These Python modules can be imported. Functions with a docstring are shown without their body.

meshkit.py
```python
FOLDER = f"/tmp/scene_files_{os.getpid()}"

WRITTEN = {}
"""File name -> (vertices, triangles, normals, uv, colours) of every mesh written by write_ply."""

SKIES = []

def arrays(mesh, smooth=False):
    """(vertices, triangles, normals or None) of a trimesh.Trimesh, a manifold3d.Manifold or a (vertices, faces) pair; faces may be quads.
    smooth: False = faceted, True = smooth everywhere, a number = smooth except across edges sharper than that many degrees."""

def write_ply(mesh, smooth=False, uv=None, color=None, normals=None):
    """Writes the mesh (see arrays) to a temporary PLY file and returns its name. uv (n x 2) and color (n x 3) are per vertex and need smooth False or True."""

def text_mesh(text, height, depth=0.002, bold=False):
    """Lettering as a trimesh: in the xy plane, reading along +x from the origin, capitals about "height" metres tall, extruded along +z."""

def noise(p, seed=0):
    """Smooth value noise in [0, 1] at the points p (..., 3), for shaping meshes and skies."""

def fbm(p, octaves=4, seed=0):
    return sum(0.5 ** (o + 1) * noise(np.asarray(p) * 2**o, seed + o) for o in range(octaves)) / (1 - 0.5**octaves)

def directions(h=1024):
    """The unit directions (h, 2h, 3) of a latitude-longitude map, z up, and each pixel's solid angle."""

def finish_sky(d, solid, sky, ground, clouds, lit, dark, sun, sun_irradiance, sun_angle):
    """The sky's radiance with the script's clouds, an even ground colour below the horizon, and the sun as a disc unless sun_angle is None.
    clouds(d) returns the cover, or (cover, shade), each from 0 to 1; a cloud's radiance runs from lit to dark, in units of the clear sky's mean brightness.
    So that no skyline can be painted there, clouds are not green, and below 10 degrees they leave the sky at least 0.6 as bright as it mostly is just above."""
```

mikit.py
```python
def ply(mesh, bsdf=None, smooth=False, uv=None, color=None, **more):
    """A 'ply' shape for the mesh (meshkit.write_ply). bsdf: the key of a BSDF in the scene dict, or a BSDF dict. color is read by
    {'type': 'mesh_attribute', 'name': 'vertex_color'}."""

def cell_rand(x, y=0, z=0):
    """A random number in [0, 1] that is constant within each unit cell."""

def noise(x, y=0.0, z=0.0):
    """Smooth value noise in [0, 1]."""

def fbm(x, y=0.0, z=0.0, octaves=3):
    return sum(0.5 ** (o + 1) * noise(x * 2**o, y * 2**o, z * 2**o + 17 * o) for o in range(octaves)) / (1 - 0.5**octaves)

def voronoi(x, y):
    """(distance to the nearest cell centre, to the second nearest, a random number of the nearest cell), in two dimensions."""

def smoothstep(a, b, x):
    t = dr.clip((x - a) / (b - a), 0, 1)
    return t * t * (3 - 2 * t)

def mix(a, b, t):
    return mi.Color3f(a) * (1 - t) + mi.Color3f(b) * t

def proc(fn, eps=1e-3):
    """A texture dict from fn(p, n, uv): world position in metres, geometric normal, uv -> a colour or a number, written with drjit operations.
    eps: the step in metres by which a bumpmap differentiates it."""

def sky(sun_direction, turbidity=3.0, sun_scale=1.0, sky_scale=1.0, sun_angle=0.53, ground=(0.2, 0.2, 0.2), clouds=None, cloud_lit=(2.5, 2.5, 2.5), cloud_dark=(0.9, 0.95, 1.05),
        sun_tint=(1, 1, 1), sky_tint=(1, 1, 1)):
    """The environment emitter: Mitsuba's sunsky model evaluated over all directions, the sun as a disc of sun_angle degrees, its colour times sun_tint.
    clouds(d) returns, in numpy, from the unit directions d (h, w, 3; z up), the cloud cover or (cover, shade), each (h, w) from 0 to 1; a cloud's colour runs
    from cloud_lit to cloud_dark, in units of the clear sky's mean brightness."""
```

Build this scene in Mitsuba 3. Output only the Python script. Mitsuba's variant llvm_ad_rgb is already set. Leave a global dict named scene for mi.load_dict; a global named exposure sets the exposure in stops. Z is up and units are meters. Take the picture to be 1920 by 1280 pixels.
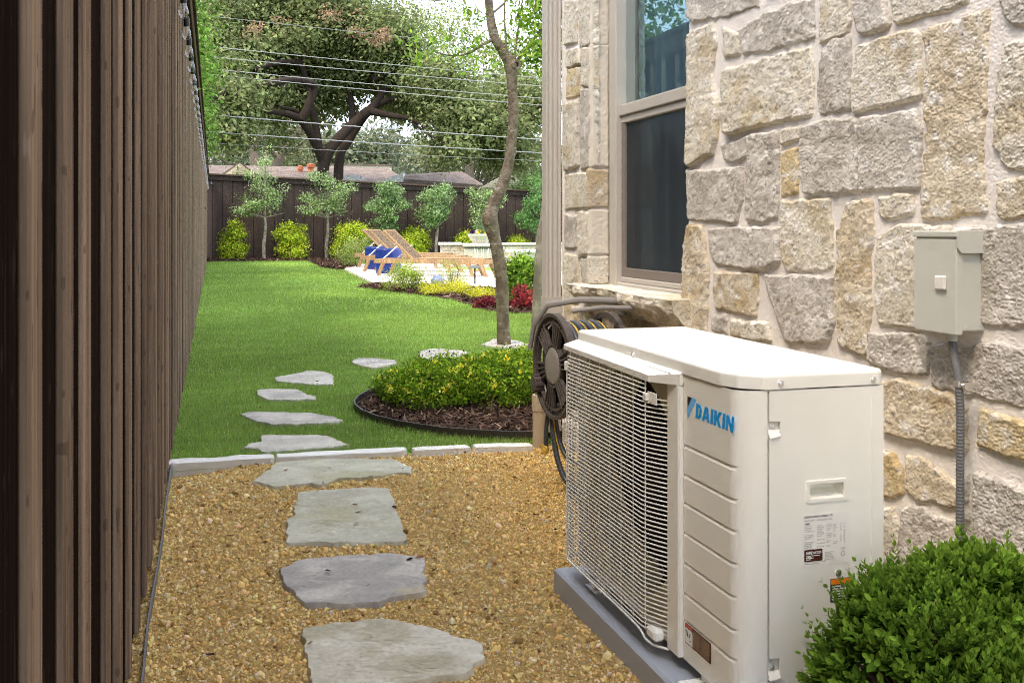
import math
import numpy as np, trimesh, shapely, manifold3d
import drjit as dr
import mitsuba as mi
import mikit, meshkit
from shapely.geometry import Polygon, Point
from mikit import noise, fbm, smoothstep, mix, voronoi, cell_rand

T = mi.ScalarTransform4f
# ------------------------------------------------------------------ camera, sky, exposure
YAW = math.atan2(560, 1900)
EYE = np.array([0.0, 0.0, 1.0])
scene = {
    'type': 'scene',
    'camera': {'type': 'perspective', 'fov': math.degrees(2 * math.atan(960 / 1900)), 'fov_axis': 'x', 'near_clip': 0.05, 'far_clip': 900.0,
               'principal_point_offset_y': (640 - 424) / 1280,
               'to_world': T().look_at(origin=EYE.tolist(), target=[math.sin(YAW), math.cos(YAW), 1.0], up=[0, 0, 1])},
    'sky': mikit.sky([-0.45, -0.35, 0.85], turbidity=3, sun_scale=0.24, sun_angle=18, clouds=lambda d: np.ones(d.shape[:2]),
                     cloud_lit=(2.32, 2.52, 3.0), cloud_dark=(2, 2, 2), sun_tint=(1, 1, 1)),
}
exposure = 3.22
labels = {}

# ------------------------------------------------------------------ helpers
def rgb(*c):
    return {'type': 'rgb', 'value': list(c)}

def princ(col, rough=.6, spec=.4, two=True, **k):
    b = {'type': 'principled', 'base_color': rgb(*col) if isinstance(col, tuple) else col, 'roughness': rough, 'specular': spec, **k}
    return {'type': 'twosided', 'b': b} if two else b

def bump(b, fn, scale=1.0, eps=1e-3):
    return {'type': 'twosided', 'b': {'type': 'bumpmap', 'arbitrary': mikit.proc(fn, eps=eps), 'scale': scale, 'inner': b}}

def key_for(name, parent=None):
    full = (parent + '__' + name) if parent else name
    k, n = full, 0
    while k in scene or k in labels or any(False for _ in ()):
        n += 1
        k = f'{full}_{n:03d}'
    return k

USED = set()
def fresh(name, parent=None):
    full = (parent + '__' + name) if parent else name
    k, n = full, 0
    while k in USED:
        n += 1
        k = f'{full}_{n:03d}'
    USED.add(k)
    return k

def tag(k, label=None, category=None, group=None, kind=None):
    d = {a: b for a, b in (('label', label), ('category', category), ('group', group), ('kind', kind)) if b}
    if d:
        labels[k] = {**labels.get(k, {}), **d}
    return k

def thing(name, label, cat, group=None, kind=None):
    return tag(fresh(name), label, cat, group, kind)

def part(name, mesh, mat, parent=None, smooth=False, color=None, **lab):
    k = fresh(name, parent)
    scene[k] = mikit.ply(mesh, mat, smooth=smooth, color=color)
    if lab:
        tag(k, **lab)
    return k

def box(x0, x1, y0, y1, z0, z1):
    m = trimesh.creation.box(extents=(x1 - x0, y1 - y0, z1 - z0))
    m.apply_translation(((x0 + x1) / 2, (y0 + y1) / 2, (z0 + z1) / 2))
    return m

def hull(pts):
    return trimesh.convex.convex_hull(np.asarray(pts, float))

def rbox(x0, x1, y0, y1, z0, z1, r=.003):
    """a box with chamfered edges"""
    p = []
    for x in (x0, x1):
        for y in (y0, y1):
            for z in (z0, z1):
                sx, sy, sz = (r if x == x0 else -r), (r if y == y0 else -r), (r if z == z0 else -r)
                p += [(x + sx, y + sy, z), (x + sx, y, z + sz), (x, y + sy, z + sz)]
    return hull(p)

def cat(*ms):
    return trimesh.util.concatenate([m for m in ms])

def tube(pts, rad, sides=8, close=True):
    p = np.asarray(pts, float)
    n = len(p)
    r = np.broadcast_to(np.asarray(rad, float), (n,))
    t = np.gradient(p, axis=0)
    t /= np.linalg.norm(t, axis=1, keepdims=True) + 1e-12
    a = np.zeros_like(p)
    u = np.cross(t[0], [0, 0, 1] if abs(t[0][2]) < .9 else [1, 0, 0])
    for i in range(n):
        u = u - t[i] * (u @ t[i])
        u /= np.linalg.norm(u)
        a[i] = u
    b = np.cross(t, a)
    g = np.arange(sides) * 2 * np.pi / sides
    v = (p[:, None] + r[:, None, None] * (np.cos(g)[None, :, None] * a[:, None] + np.sin(g)[None, :, None] * b[:, None])).reshape(-1, 3)
    i, j = np.meshgrid(np.arange(n - 1), np.arange(sides), indexing='ij')
    q = np.stack([i * sides + j, i * sides + (j + 1) % sides, (i + 1) * sides + (j + 1) % sides, (i + 1) * sides + j], -1).reshape(-1, 4)
    f = np.vstack([q[:, [0, 1, 2]], q[:, [0, 2, 3]]])
    if close:
        v = np.vstack([v, p[:1], p[-1:]])
        k = np.arange(sides)
        f = np.vstack([f, np.stack([(k + 1) % sides, k, k * 0 + n * sides], 1), np.stack([(n - 1) * sides + k, (n - 1) * sides + (k + 1) % sides, k * 0 + n * sides + 1], 1)])
    return trimesh.Trimesh(v, f, process=False)

def spline(pts, n):
    p = np.asarray(pts, float)
    d = np.r_[0, np.cumsum(np.linalg.norm(np.diff(p, axis=0), axis=1))]
    from scipy.interpolate import PchipInterpolator
    return PchipInterpolator(d, p, axis=0)(np.linspace(0, d[-1], n))

def lathe(profile, center, n=32):
    pr = np.asarray(profile, float)
    m = trimesh.creation.revolve(pr, sections=n)
    m.apply_translation(center)
    return m

def extr(poly, z0, z1):
    if not isinstance(poly, (Polygon, shapely.MultiPolygon)):
        poly = Polygon(poly)
    gs = getattr(poly, 'geoms', [poly])
    m = cat(*[trimesh.creation.extrude_polygon(g, z1 - z0, engine='earcut') for g in gs])
    m.apply_translation((0, 0, z0))
    return m

def onto(m, o, ax, ay):
    """local x, y, z -> o + x ax + y ay + z (ax x ay)"""
    ax, ay = np.asarray(ax, float), np.asarray(ay, float)
    M = np.eye(4)
    M[:3, 0], M[:3, 1], M[:3, 2], M[:3, 3] = ax, ay, np.cross(ax, ay), o
    m = m.copy()
    m.apply_transform(M)
    return m

def unit(v):
    return v / (np.linalg.norm(v, axis=-1, keepdims=True) + 1e-12)

def grid_faces(nu, nv):
    i, j = np.meshgrid(np.arange(nu - 1), np.arange(nv - 1), indexing='ij')
    a = i * nv + j
    return np.stack([a, a + nv, a + nv + 1, a + 1], -1).reshape(-1, 4)

def smst(a, b, x):
    t = np.clip((x - a) / (b - a), 0, 1)
    return t * t * (3 - 2 * t)

def poly_sd(P, x, y):
    P = np.asarray(P, float)
    Q = np.roll(P, -1, 0)
    d = np.full(x.shape, 1e9)
    ins = np.zeros(x.shape, bool)
    for (ax, ay), (bx, by) in zip(P, Q):
        ex, ey = bx - ax, by - ay
        t = np.clip(((x - ax) * ex + (y - ay) * ey) / (ex * ex + ey * ey + 1e-12), 0, 1)
        d = np.minimum(d, np.hypot(x - ax - t * ex, y - ay - t * ey))
        c = ((ay > y) != (by > y)) & (x < (bx - ax) * (y - ay) / (by - ay + 1e-15) + ax)
        ins ^= c
    return np.where(ins, d, -d)

def N3(a, b, f, seed):
    return meshkit.noise(np.stack([a * f, b * f, np.full(a.shape, seed * 7.3)], -1), seed) * 2 - 1

def F3(a, b, f, seed, o=4):
    return meshkit.fbm(np.stack([a * f, b * f, np.full(a.shape, seed * 3.1)], -1), o, seed) * 2 - 1

def rock(P, o, ax, ay, seed, proud=.022, amp=.016, res=.0045, edge=.014, rag=.006, floor=-.014, grow=.007):
    """a rough split-faced stone that stands out of the plane o + a ax + b ay, along ax x ay; P is its outline in (a, b)"""
    P = np.asarray(P, float)
    lo, hi = P.min(0) - .018, P.max(0) + .018
    na, nb = (np.maximum(4, ((hi - lo) / res).astype(int)) + 1)
    a, b = np.meshgrid(np.linspace(lo[0], hi[0], na), np.linspace(lo[1], hi[1], nb), indexing='ij')
    sd = grow + poly_sd(P, a + rag * .8 * N3(a, b, 45, seed), b + rag * .8 * N3(a, b, 45, seed + 50)) + rag * .55 * F3(a, b, 90, seed + 9, 3)
    rng = np.random.default_rng(seed + 1000)
    up = smst(-.004, edge, sd)
    c = (lo + hi) / 2
    tilt = rng.uniform(-.03, .03, 2)
    facet = np.abs(N3(a, b, 11, seed + 3)) * 1.1 - .35
    rel = amp * (.42 * F3(a, b, 9, seed + 5, 3) + .38 * facet + .30 * F3(a, b * 1.4, 48, seed + 6, 4)) + tilt[0] * (a - c[0]) + tilt[1] * (b - c[1])
    h = floor + (proud - floor) * up + .0025 * F3(a, b, 130, seed + 8, 2) * up + np.clip(rel, -.7 * proud, 2 * amp) * smst(0, edge * 1.4, sd)
    q = grid_faces(na, nb)
    hf = h.ravel()
    q = q[(hf[q] > floor + .003).any(1)]
    ax, ay = np.asarray(ax, float), np.asarray(ay, float)
    v = np.asarray(o) + a.reshape(-1, 1) * ax + b.reshape(-1, 1) * ay + hf[:, None] * np.cross(ax, ay)
    used, inv = np.unique(q, return_inverse=True)
    q = inv.reshape(q.shape)
    f = np.vstack([q[:, [0, 1, 2]], q[:, [0, 2, 3]]])
    return trimesh.Trimesh(v[used], f, process=False)

def sheet(o, ax, ay, a0, a1, b0, b1, res, fn):
    na, nb = int((a1 - a0) / res) + 2, int((b1 - b0) / res) + 2
    a, b = np.meshgrid(np.linspace(a0, a1, na), np.linspace(b0, b1, nb), indexing='ij')
    h = fn(a, b)
    ax, ay = np.asarray(ax, float), np.asarray(ay, float)
    v = np.asarray(o) + a.reshape(-1, 1) * ax + b.reshape(-1, 1) * ay + h.reshape(-1, 1) * np.cross(ax, ay)
    q = grid_faces(na, nb)
    return trimesh.Trimesh(v, np.vstack([q[:, [0, 1, 2]], q[:, [0, 2, 3]]]), process=False)

# ---- leaves and other small pieces, each with its own colour
def leaves(pos, axis, nor, L, W, col, oval=False):
    n = len(pos)
    axis = unit(axis)
    side = unit(np.cross(nor, axis))
    nor = np.cross(axis, side)
    L, W = np.broadcast_to(L, (n,))[:, None], np.broadcast_to(W, (n,))[:, None]
    if oval:
        t = [(0, 0, 0), (.5, 0, -.10), (1, 0, .05), (.28, .42, .07), (.7, .40, .08), (.28, -.42, .07), (.7, -.40, .08)]
        F = [(0, 1, 3), (3, 1, 4), (4, 1, 2), (0, 5, 1), (5, 6, 1), (6, 2, 1)]
    else:
        t = [(0, 0, 0), (.45, .5, .12), (1, 0, 0), (.45, -.5, .12)]
        F = [(0, 2, 1), (0, 3, 2)]
    v = np.stack([pos + a * L * axis + b * W * side + c * W * nor for a, b, c in t], 1)
    k = len(t)
    f = (np.asarray(F)[None] + (np.arange(n) * k)[:, None, None]).reshape(-1, 3)
    return (v.reshape(-1, 3), f), np.repeat(col, k, 0)

def join(parts):
    vs, fs, cs, at = [], [], [], 0
    for (v, f), c in parts:
        vs.append(v); fs.append(np.asarray(f) + at); cs.append(c); at += len(v)
    return (np.vstack(vs), np.vstack(fs)), np.vstack(cs)

def rots(rng, n):
    q = unit(rng.normal(size=(n, 4)))
    w, x, y, z = q.T
    return np.stack([np.stack([1 - 2 * (y * y + z * z), 2 * (x * y - z * w), 2 * (x * z + y * w)], -1),
                     np.stack([2 * (x * y + z * w), 1 - 2 * (x * x + z * z), 2 * (y * z - x * w)], -1),
                     np.stack([2 * (x * z - y * w), 2 * (y * z + x * w), 1 - 2 * (x * x + y * y)], -1)], 1)

ICO = trimesh.creation.icosphere(subdivisions=0)
OCT = trimesh.Trimesh([[1, 0, 0], [-1, 0, 0], [0, 1, 0], [0, -1, 0], [0, 0, 1], [0, 0, -1]], [[0, 2, 4], [2, 1, 4], [1, 3, 4], [3, 0, 4], [2, 0, 5], [1, 2, 5], [3, 1, 5], [0, 3, 5]])
def scatter(tpl, pos, R, S, col, rng, jit=.25):
    V = np.asarray(tpl.vertices)
    n, k = len(pos), len(V)
    v = V[None] * S[:, None, :] * (1 + jit * rng.uniform(-1, 1, (n, k, 1)))
    v = np.einsum('nij,nkj->nki', R, v) + pos[:, None]
    f = (np.asarray(tpl.faces)[None] + (np.arange(n) * k)[:, None, None]).reshape(-1, 3)
    return (v.reshape(-1, 3), f), np.repeat(col, k, 0)

def palette(rng, n, cols, w=None, var=.15):
    c = np.asarray(cols, float)[rng.choice(len(cols), n, p=None if w is None else np.asarray(w) / np.sum(w))]
    return np.clip(c * (1 + var * rng.normal(size=(n, 1))) * (1 + .05 * rng.normal(size=(n, 3))), .004, .95)

def crown(seed, blobs, clumps, per, size, cols, w=None, spread=.16, aspect=.5, up=.5, shell=.55, oval=False, sig=None, cvar=.22, zmin=None):
    """leaf clumps spread through ellipsoids (cx, cy, cz, rx, ry, rz[, weight]) -> (mesh, colours)"""
    rng = np.random.default_rng(seed)
    B = np.array([list(b) + [1.0] * (7 - len(b)) for b in blobs], float)
    vol = B[:, 3] * B[:, 4] * B[:, 5]
    wt = vol ** (2 / 3) * B[:, 6]
    i = rng.choice(len(B), clumps, p=wt / wt.sum())
    d = unit(rng.normal(size=(clumps, 3)))
    r = shell + (1 - shell) * rng.uniform(0, 1, clumps) ** .7
    r = np.where(rng.random(clumps) < .25, rng.uniform(.1, 1, clumps), r)
    c = B[i, :3] + d * r[:, None] * B[i, 3:6]
    rad = spread * np.cbrt(vol[i]) if sig is None else np.full(clumps, sig)
    tone = 1 + cvar * rng.normal(size=clumps)
    ci = np.repeat(np.arange(clumps), rng.poisson(per, clumps))
    n = len(ci)
    off = rng.normal(size=(n, 3)) * rad[ci, None] * np.array([1, 1, .75])
    p = c[ci] + off
    out = unit(unit(off) + .7 * d[ci] + np.array([0, 0, up]) + .5 * rng.normal(size=(n, 3)))
    ax = unit(np.cross(out, rng.normal(size=(n, 3))) + .25 * out)
    col = palette(rng, n, cols, w) * np.clip(tone[ci, None], .5, 1.6)
    L = size * rng.uniform(.65, 1.35, n)
    keep = np.ones(n, bool) if zmin is None else p[:, 2] > zmin
    return leaves(p[keep], ax[keep], out[keep], L[keep], (L * aspect)[keep], np.clip(col, .003, .9)[keep], oval)

def twigs(seed, root, ends, r0, r1, bend=.1, sides=5, n=6):
    rng = np.random.default_rng(seed)
    ms = []
    for e in ends:
        a, b = np.asarray(root, float), np.asarray(e, float)
        L = np.linalg.norm(b - a)
        m = (a + b) / 2 + rng.normal(size=3) * bend * L
        t = np.linspace(0, 1, n)[:, None]
        ms.append(tube((1 - t) ** 2 * a + 2 * t * (1 - t) * m + t * t * b, np.linspace(r0, r1, n), sides, False))
    return cat(*ms)
# ------------------------------------------------------------------ materials
VC = {'type': 'mesh_attribute', 'name': 'vertex_color'}
scene['leaf'] = {'type': 'principledthin', 'base_color': VC, 'roughness': .5, 'diff_trans': .7, 'eta': 1.4}
scene['chips'] = {'type': 'twosided', 'b': {'type': 'diffuse', 'reflectance': VC}}

def stone_mat(a, b, c, s):
    def col(p, n, uv):
        x, y, z = p.x + s, p.y, p.z
        m = mix(a, b, smoothstep(.3, .7, fbm(x * 14, y * 14, z * 14, 4)))
        m = mix(m, c, .85 * smoothstep(.52, .72, fbm(x * 9 + 5, y * 9, z * 9, 4)))
        m = mix(m, (.70, .67, .62), .8 * smoothstep(.55, .75, fbm(x * 28, y * 28 + 9, z * 28, 4)))
        m = mix(m, (.17, .145, .11), .55 * smoothstep(.60, .74, fbm(x * 95, y * 95, z * 95, 3)))
        return m * (.62 + .76 * fbm(x * 190, y * 190, z * 190, 2))
    def rel(p, n, uv):
        return fbm(p.x * 240 + s, p.y * 240, p.z * 240, 3)
    return bump(princ(mikit.proc(col), .9, .2, False), rel, .0055, 1.5e-3)
scene['stone_grey'] = stone_mat((.47, .435, .385), (.57, .53, .475), (.40, .365, .315), 0.)
scene['stone_cream'] = stone_mat((.56, .515, .42), (.66, .615, .52), (.50, .42, .285), 3.)
scene['stone_ochre'] = stone_mat((.50, .42, .30), (.62, .55, .43), (.44, .34, .20), 6.)
scene['stone_yellow'] = stone_mat((.54, .43, .24), (.62, .53, .36), (.44, .33, .17), 9.)
scene['mortar'] = bump(princ(mikit.proc(lambda p, n, uv: mix((.70, .65, .605), (.80, .76, .72), fbm(p.x * 9, p.y * 9, p.z * 9, 3)) * (.86 + .28 * fbm(p.x * 130, p.y * 130, p.z * 130, 2))), .95, .1, False),
                       lambda p, n, uv: fbm(p.x * 220, p.y * 220, p.z * 220, 2), .0035, 2e-3)
scene['smooth_stone'] = princ(mikit.proc(lambda p, n, uv: mix((.56, .52, .45), (.66, .60, .49), fbm(p.x * 12, p.y * 12, p.z * 7, 4))), .85, .2)

def wood(a, b, s, k=1.0, wear=.45):
    def col(p, n, uv):
        g = fbm((p.x + p.y) * 130, p.z * 2.2 + s, p.x * 40, 4)
        m = mix(a, b, smoothstep(.25, .75, g))
        m = m * (.78 + .44 * noise(cell_rand(dr.floor(p.y * 4.1), s) * 90, p.z * .8, p.y * 8))
        m = mix(m, (.36, .29, .23), wear * smoothstep(.82, .90, noise(p.y * 160, p.z * 26, p.x * 160)))
        m = mix(m, (.035, .025, .02), wear * smoothstep(.84, .88, noise(p.y * 70 + 5, p.z * 30, p.x * 70)))
        return m * k
    return bump({'type': 'diffuse', 'reflectance': mikit.proc(col)}, lambda p, n, uv: fbm((p.x + p.y) * 200, p.z * 6, 0., 3), .003, 2e-3)
scene['batten_wood'] = wood((.185, .130, .090), (.32, .235, .17), 0.)
scene['batten_wood_dark'] = wood((.135, .095, .067), (.25, .183, .134), 21.)
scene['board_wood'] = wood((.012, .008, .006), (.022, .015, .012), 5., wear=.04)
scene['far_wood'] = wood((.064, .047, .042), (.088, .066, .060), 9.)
scene['cap_wood'] = wood((.075, .053, .040), (.12, .088, .068), 12.)
scene['teak'] = wood((.38, .235, .115), (.50, .345, .20), 15.)
scene['wicker'] = princ(mikit.proc(lambda p, n, uv: mix((.085, .055, .03), (.23, .16, .09), smoothstep(.35, .65, noise(p.x * 60, p.y * 60, p.z * 90)))), .8, .2)

scene['gravel_dirt'] = bump(princ(mikit.proc(lambda p, n, uv: mix((.31, .19, .065), (.48, .32, .12), fbm(p.x * 70, p.y * 70, 0., 4))), .95, .1, False), lambda p, n, uv: fbm(p.x * 150, p.y * 150, 0., 3), .012, 2e-3)
scene['soil'] = princ(mikit.proc(lambda p, n, uv: mix((.03, .02, .014), (.08, .052, .036), fbm(p.x * 40, p.y * 40, 0., 4))), .95, .1)
scene['turf'] = princ(mikit.proc(lambda p, n, uv: mix((.14, .25, .045), (.24, .36, .08), fbm(p.x * 1.2, p.y * 1.2, 0., 3)) * (.6 + .8 * fbm(p.x * 90, p.y * 40, 0., 3))), .95, .1)
scene['far_ground'] = princ(mikit.proc(lambda p, n, uv: mix((.06, .09, .03), (.12, .11, .06), fbm(p.x * .3, p.y * .3, 0., 4))), .95, .1)
def cleft(p, s):
    h = fbm(p.x * 6 + s, p.y * 11 + p.x * 3, s, 4) * 9
    return (dr.floor(h) + smoothstep(.70, .98, h - dr.floor(h))) * .16 + .35 * fbm(p.x * 60 + s, p.y * 110, 0., 4)
def flag(a, b, c, s):
    def col(p, n, uv):
        m = mix(a, b, smoothstep(.3, .7, fbm(p.x * 7 + s, p.y * 12, s, 4)))
        m = mix(m, c, smoothstep(.5, .75, fbm(p.x * 5, p.y * 6 + s, s, 4)))
        return m * (.82 + .36 * fbm(p.x * 110, p.y * 110, s, 3))
    return bump(princ(mikit.proc(col), .8, .3, False), lambda p, n, uv: cleft(p, s), .022, 2e-3)
scene['flag_tan'] = flag((.53, .475, .36), (.63, .575, .45), (.42, .375, .25), 1.)
scene['flag_green'] = flag((.42, .395, .295), (.52, .49, .375), (.42, .39, .25), 4.)
scene['flag_blue'] = flag((.37, .335, .295), (.52, .475, .405), (.45, .385, .24), 7.)
scene['flag_grey'] = flag((.44, .40, .335), (.53, .49, .41), (.36, .335, .30), 11.)
scene['lime_kerb'] = bump(princ(mikit.proc(lambda p, n, uv: mix((.58, .55, .49), (.72, .69, .63), fbm(p.x * 20, p.y * 20, p.z * 20, 4))), .9, .2, False), lambda p, n, uv: fbm(p.x * 60, p.y * 60, p.z * 60, 3), .006, 2e-3)
scene['deck_stone'] = princ(mikit.proc(lambda p, n, uv: mix((.52, .475, .42), (.62, .575, .52), fbm(p.x * 3, p.y * 3, 0., 4))), .8, .3)
scene['pale_stone'] = princ(mikit.proc(lambda p, n, uv: mix((.60, .56, .49), (.72, .68, .61), fbm(p.x * 6, p.y * 6, p.z * 6, 4))), .85, .2)

scene['ac_paint'] = princ(mikit.proc(lambda p, n, uv: mix((.825, .81, .74), (.79, .77, .695), smoothstep(.35, .8, fbm(p.x * 5, p.y * 5, p.z * 3, 4)))), .32, .5, clearcoat=.25, clearcoat_gloss=.8)
scene['ac_wire'] = princ((.83, .815, .745), .35, .5)
scene['ac_inside'] = princ((.46, .40, .27), .6, .3)
scene['fan_dark'] = princ((.014, .009, .008), .7, .1)
scene['galv'] = {'type': 'twosided', 'b': {'type': 'roughconductor', 'material': 'Al', 'alpha': .28}}
scene['logo_blue'] = princ((.0, .33, .80), .45, .3)
scene['logo_sky'] = princ((.16, .50, .92), .45, .3)
scene['print_black'] = princ((.02, .018, .02), .5, .3)
scene['print_grey'] = princ((.38, .37, .34), .5, .3)
scene['print_brown'] = princ((.065, .018, .010), .5, .3)
scene['print_white'] = princ((.86, .86, .84), .5, .3)
scene['print_red'] = princ((.62, .10, .06), .5, .3)
scene['print_orange'] = princ((.85, .25, .02), .5, .3)
scene['print_tan'] = princ((.42, .29, .17), .5, .3)
scene['plate_paper'] = princ((.80, .785, .735), .4, .4)
scene['pad'] = princ(mikit.proc(lambda p, n, uv: mix((.33, .35, .39), (.40, .42, .46), fbm(p.x * 5, p.y * 5, p.z * 5, 3))), .42, .4)
scene['box_paint'] = princ((.50, .50, .44), .45, .4)
scene['knob_paint'] = princ((.66, .63, .56), .5, .4)
scene['conduit_grey'] = princ((.13, .13, .13), .55, .4)
scene['taupe'] = princ((.47, .435, .385), .45, .4)
scene['reel_frame'] = princ((.24, .22, .20), .55, .3)
scene['screen_frame'] = princ((.20, .17, .15), .5, .4)
scene['insect_screen'] = {'type': 'mask', 'opacity': .40, 'bsdf': princ((.040, .046, .056), .5, .3)}
scene['glass'] = {'type': 'thindielectric', 'int_ior': 1.75, 'specular_reflectance': rgb(.62, .93, 1.0)}
scene['bulb_glass'] = {'type': 'thindielectric', 'int_ior': 1.6}
scene['room_dark'] = princ((.05, .055, .06), .9, .1)
scene['curtain'] = princ((.085, .15, .20), .9, .1)
scene['black_plastic'] = princ((.02, .02, .02), .45, .4)
scene['edging'] = princ((.035, .026, .021), .5, .4)
scene['reel_brown'] = princ(mikit.proc(lambda p, n, uv: mix((.065, .052, .045), (.11, .09, .08), fbm(p.x * 40, p.y * 40, p.z * 40, 3))), .5, .4)
scene['reel_hub'] = princ((.25, .23, .20), .6, .3)
scene['hose_dark'] = princ((.05, .055, .06), .4, .5)
scene['hose_yellow'] = princ((.55, .36, .05), .45, .4)
scene['pvc_tan'] = princ((.40, .32, .22), .5, .4)
scene['blue_glaze'] = princ((.02, .045, .26), .3, .5)
scene['blue_ball'] = princ((.16, .22, .38), .25, .5)
scene['white_metal'] = princ((.78, .79, .80), .4, .5)
scene['pool'] = princ((.02, .11, .42), .08, .5)
scene['falling_water'] = {'type': 'thindielectric', 'int_ior': 1.33}
scene['foam'] = princ((.75, .80, .84), .3, .5)
def bark(a, b, f, s):
    return bump(princ(mikit.proc(lambda p, n, uv: mix(mix(a, b, smoothstep(.3, .7, fbm(p.x * f, p.y * f, p.z * f * .6, 4))), (.42, .38, .32), .5 * smoothstep(.6, .75, fbm(p.x * f * .7 + 9, p.y * f * .7, p.z * f * 1.6, 3)))), .9, .2, False),
                lambda p, n, uv: fbm(p.x * f * 3, p.y * f * 3, p.z * f * 2, 3), .25 / f, 2e-3)
scene['bark_smooth'] = bark((.13, .098, .068), (.235, .19, .14), 22., 0)
scene['bark_pale'] = bark((.19, .165, .125), (.34, .305, .25), 14., 2)
scene['bark_oak'] = princ(mikit.proc(lambda p, n, uv: mix((.030, .022, .018), (.065, .050, .040), fbm(p.x * 4, p.y * 4, p.z * 1.5, 4))), .95, .1)
scene['bark_far'] = princ((.17, .14, .11), .95, .1)
scene['roof_shingle'] = princ(mikit.proc(lambda p, n, uv: mix((.15, .118, .10), (.235, .19, .165), noise(p.x * 3, p.y * 1.5, dr.floor(p.z * 9)))), .95, .1)
scene['siding'] = princ((.66, .60, .43), .8, .2)
scene['siding_trim'] = princ((.74, .68, .51), .8, .2)
scene['vent_red'] = princ((.55, .20, .10), .8, .2)
scene['wire_grey'] = princ((.42, .43, .43), .5, .4)

# ------------------------------------------------------------------ the setting
W = 1.55            # plane of the mortar on the house wall
part('ground', sheet((0, 0, -.12), (1, 0, 0), (0, 1, 0), -450, 450, -300, 600, 30, lambda a, b: a * 0), 'far_ground', kind='structure')

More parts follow.
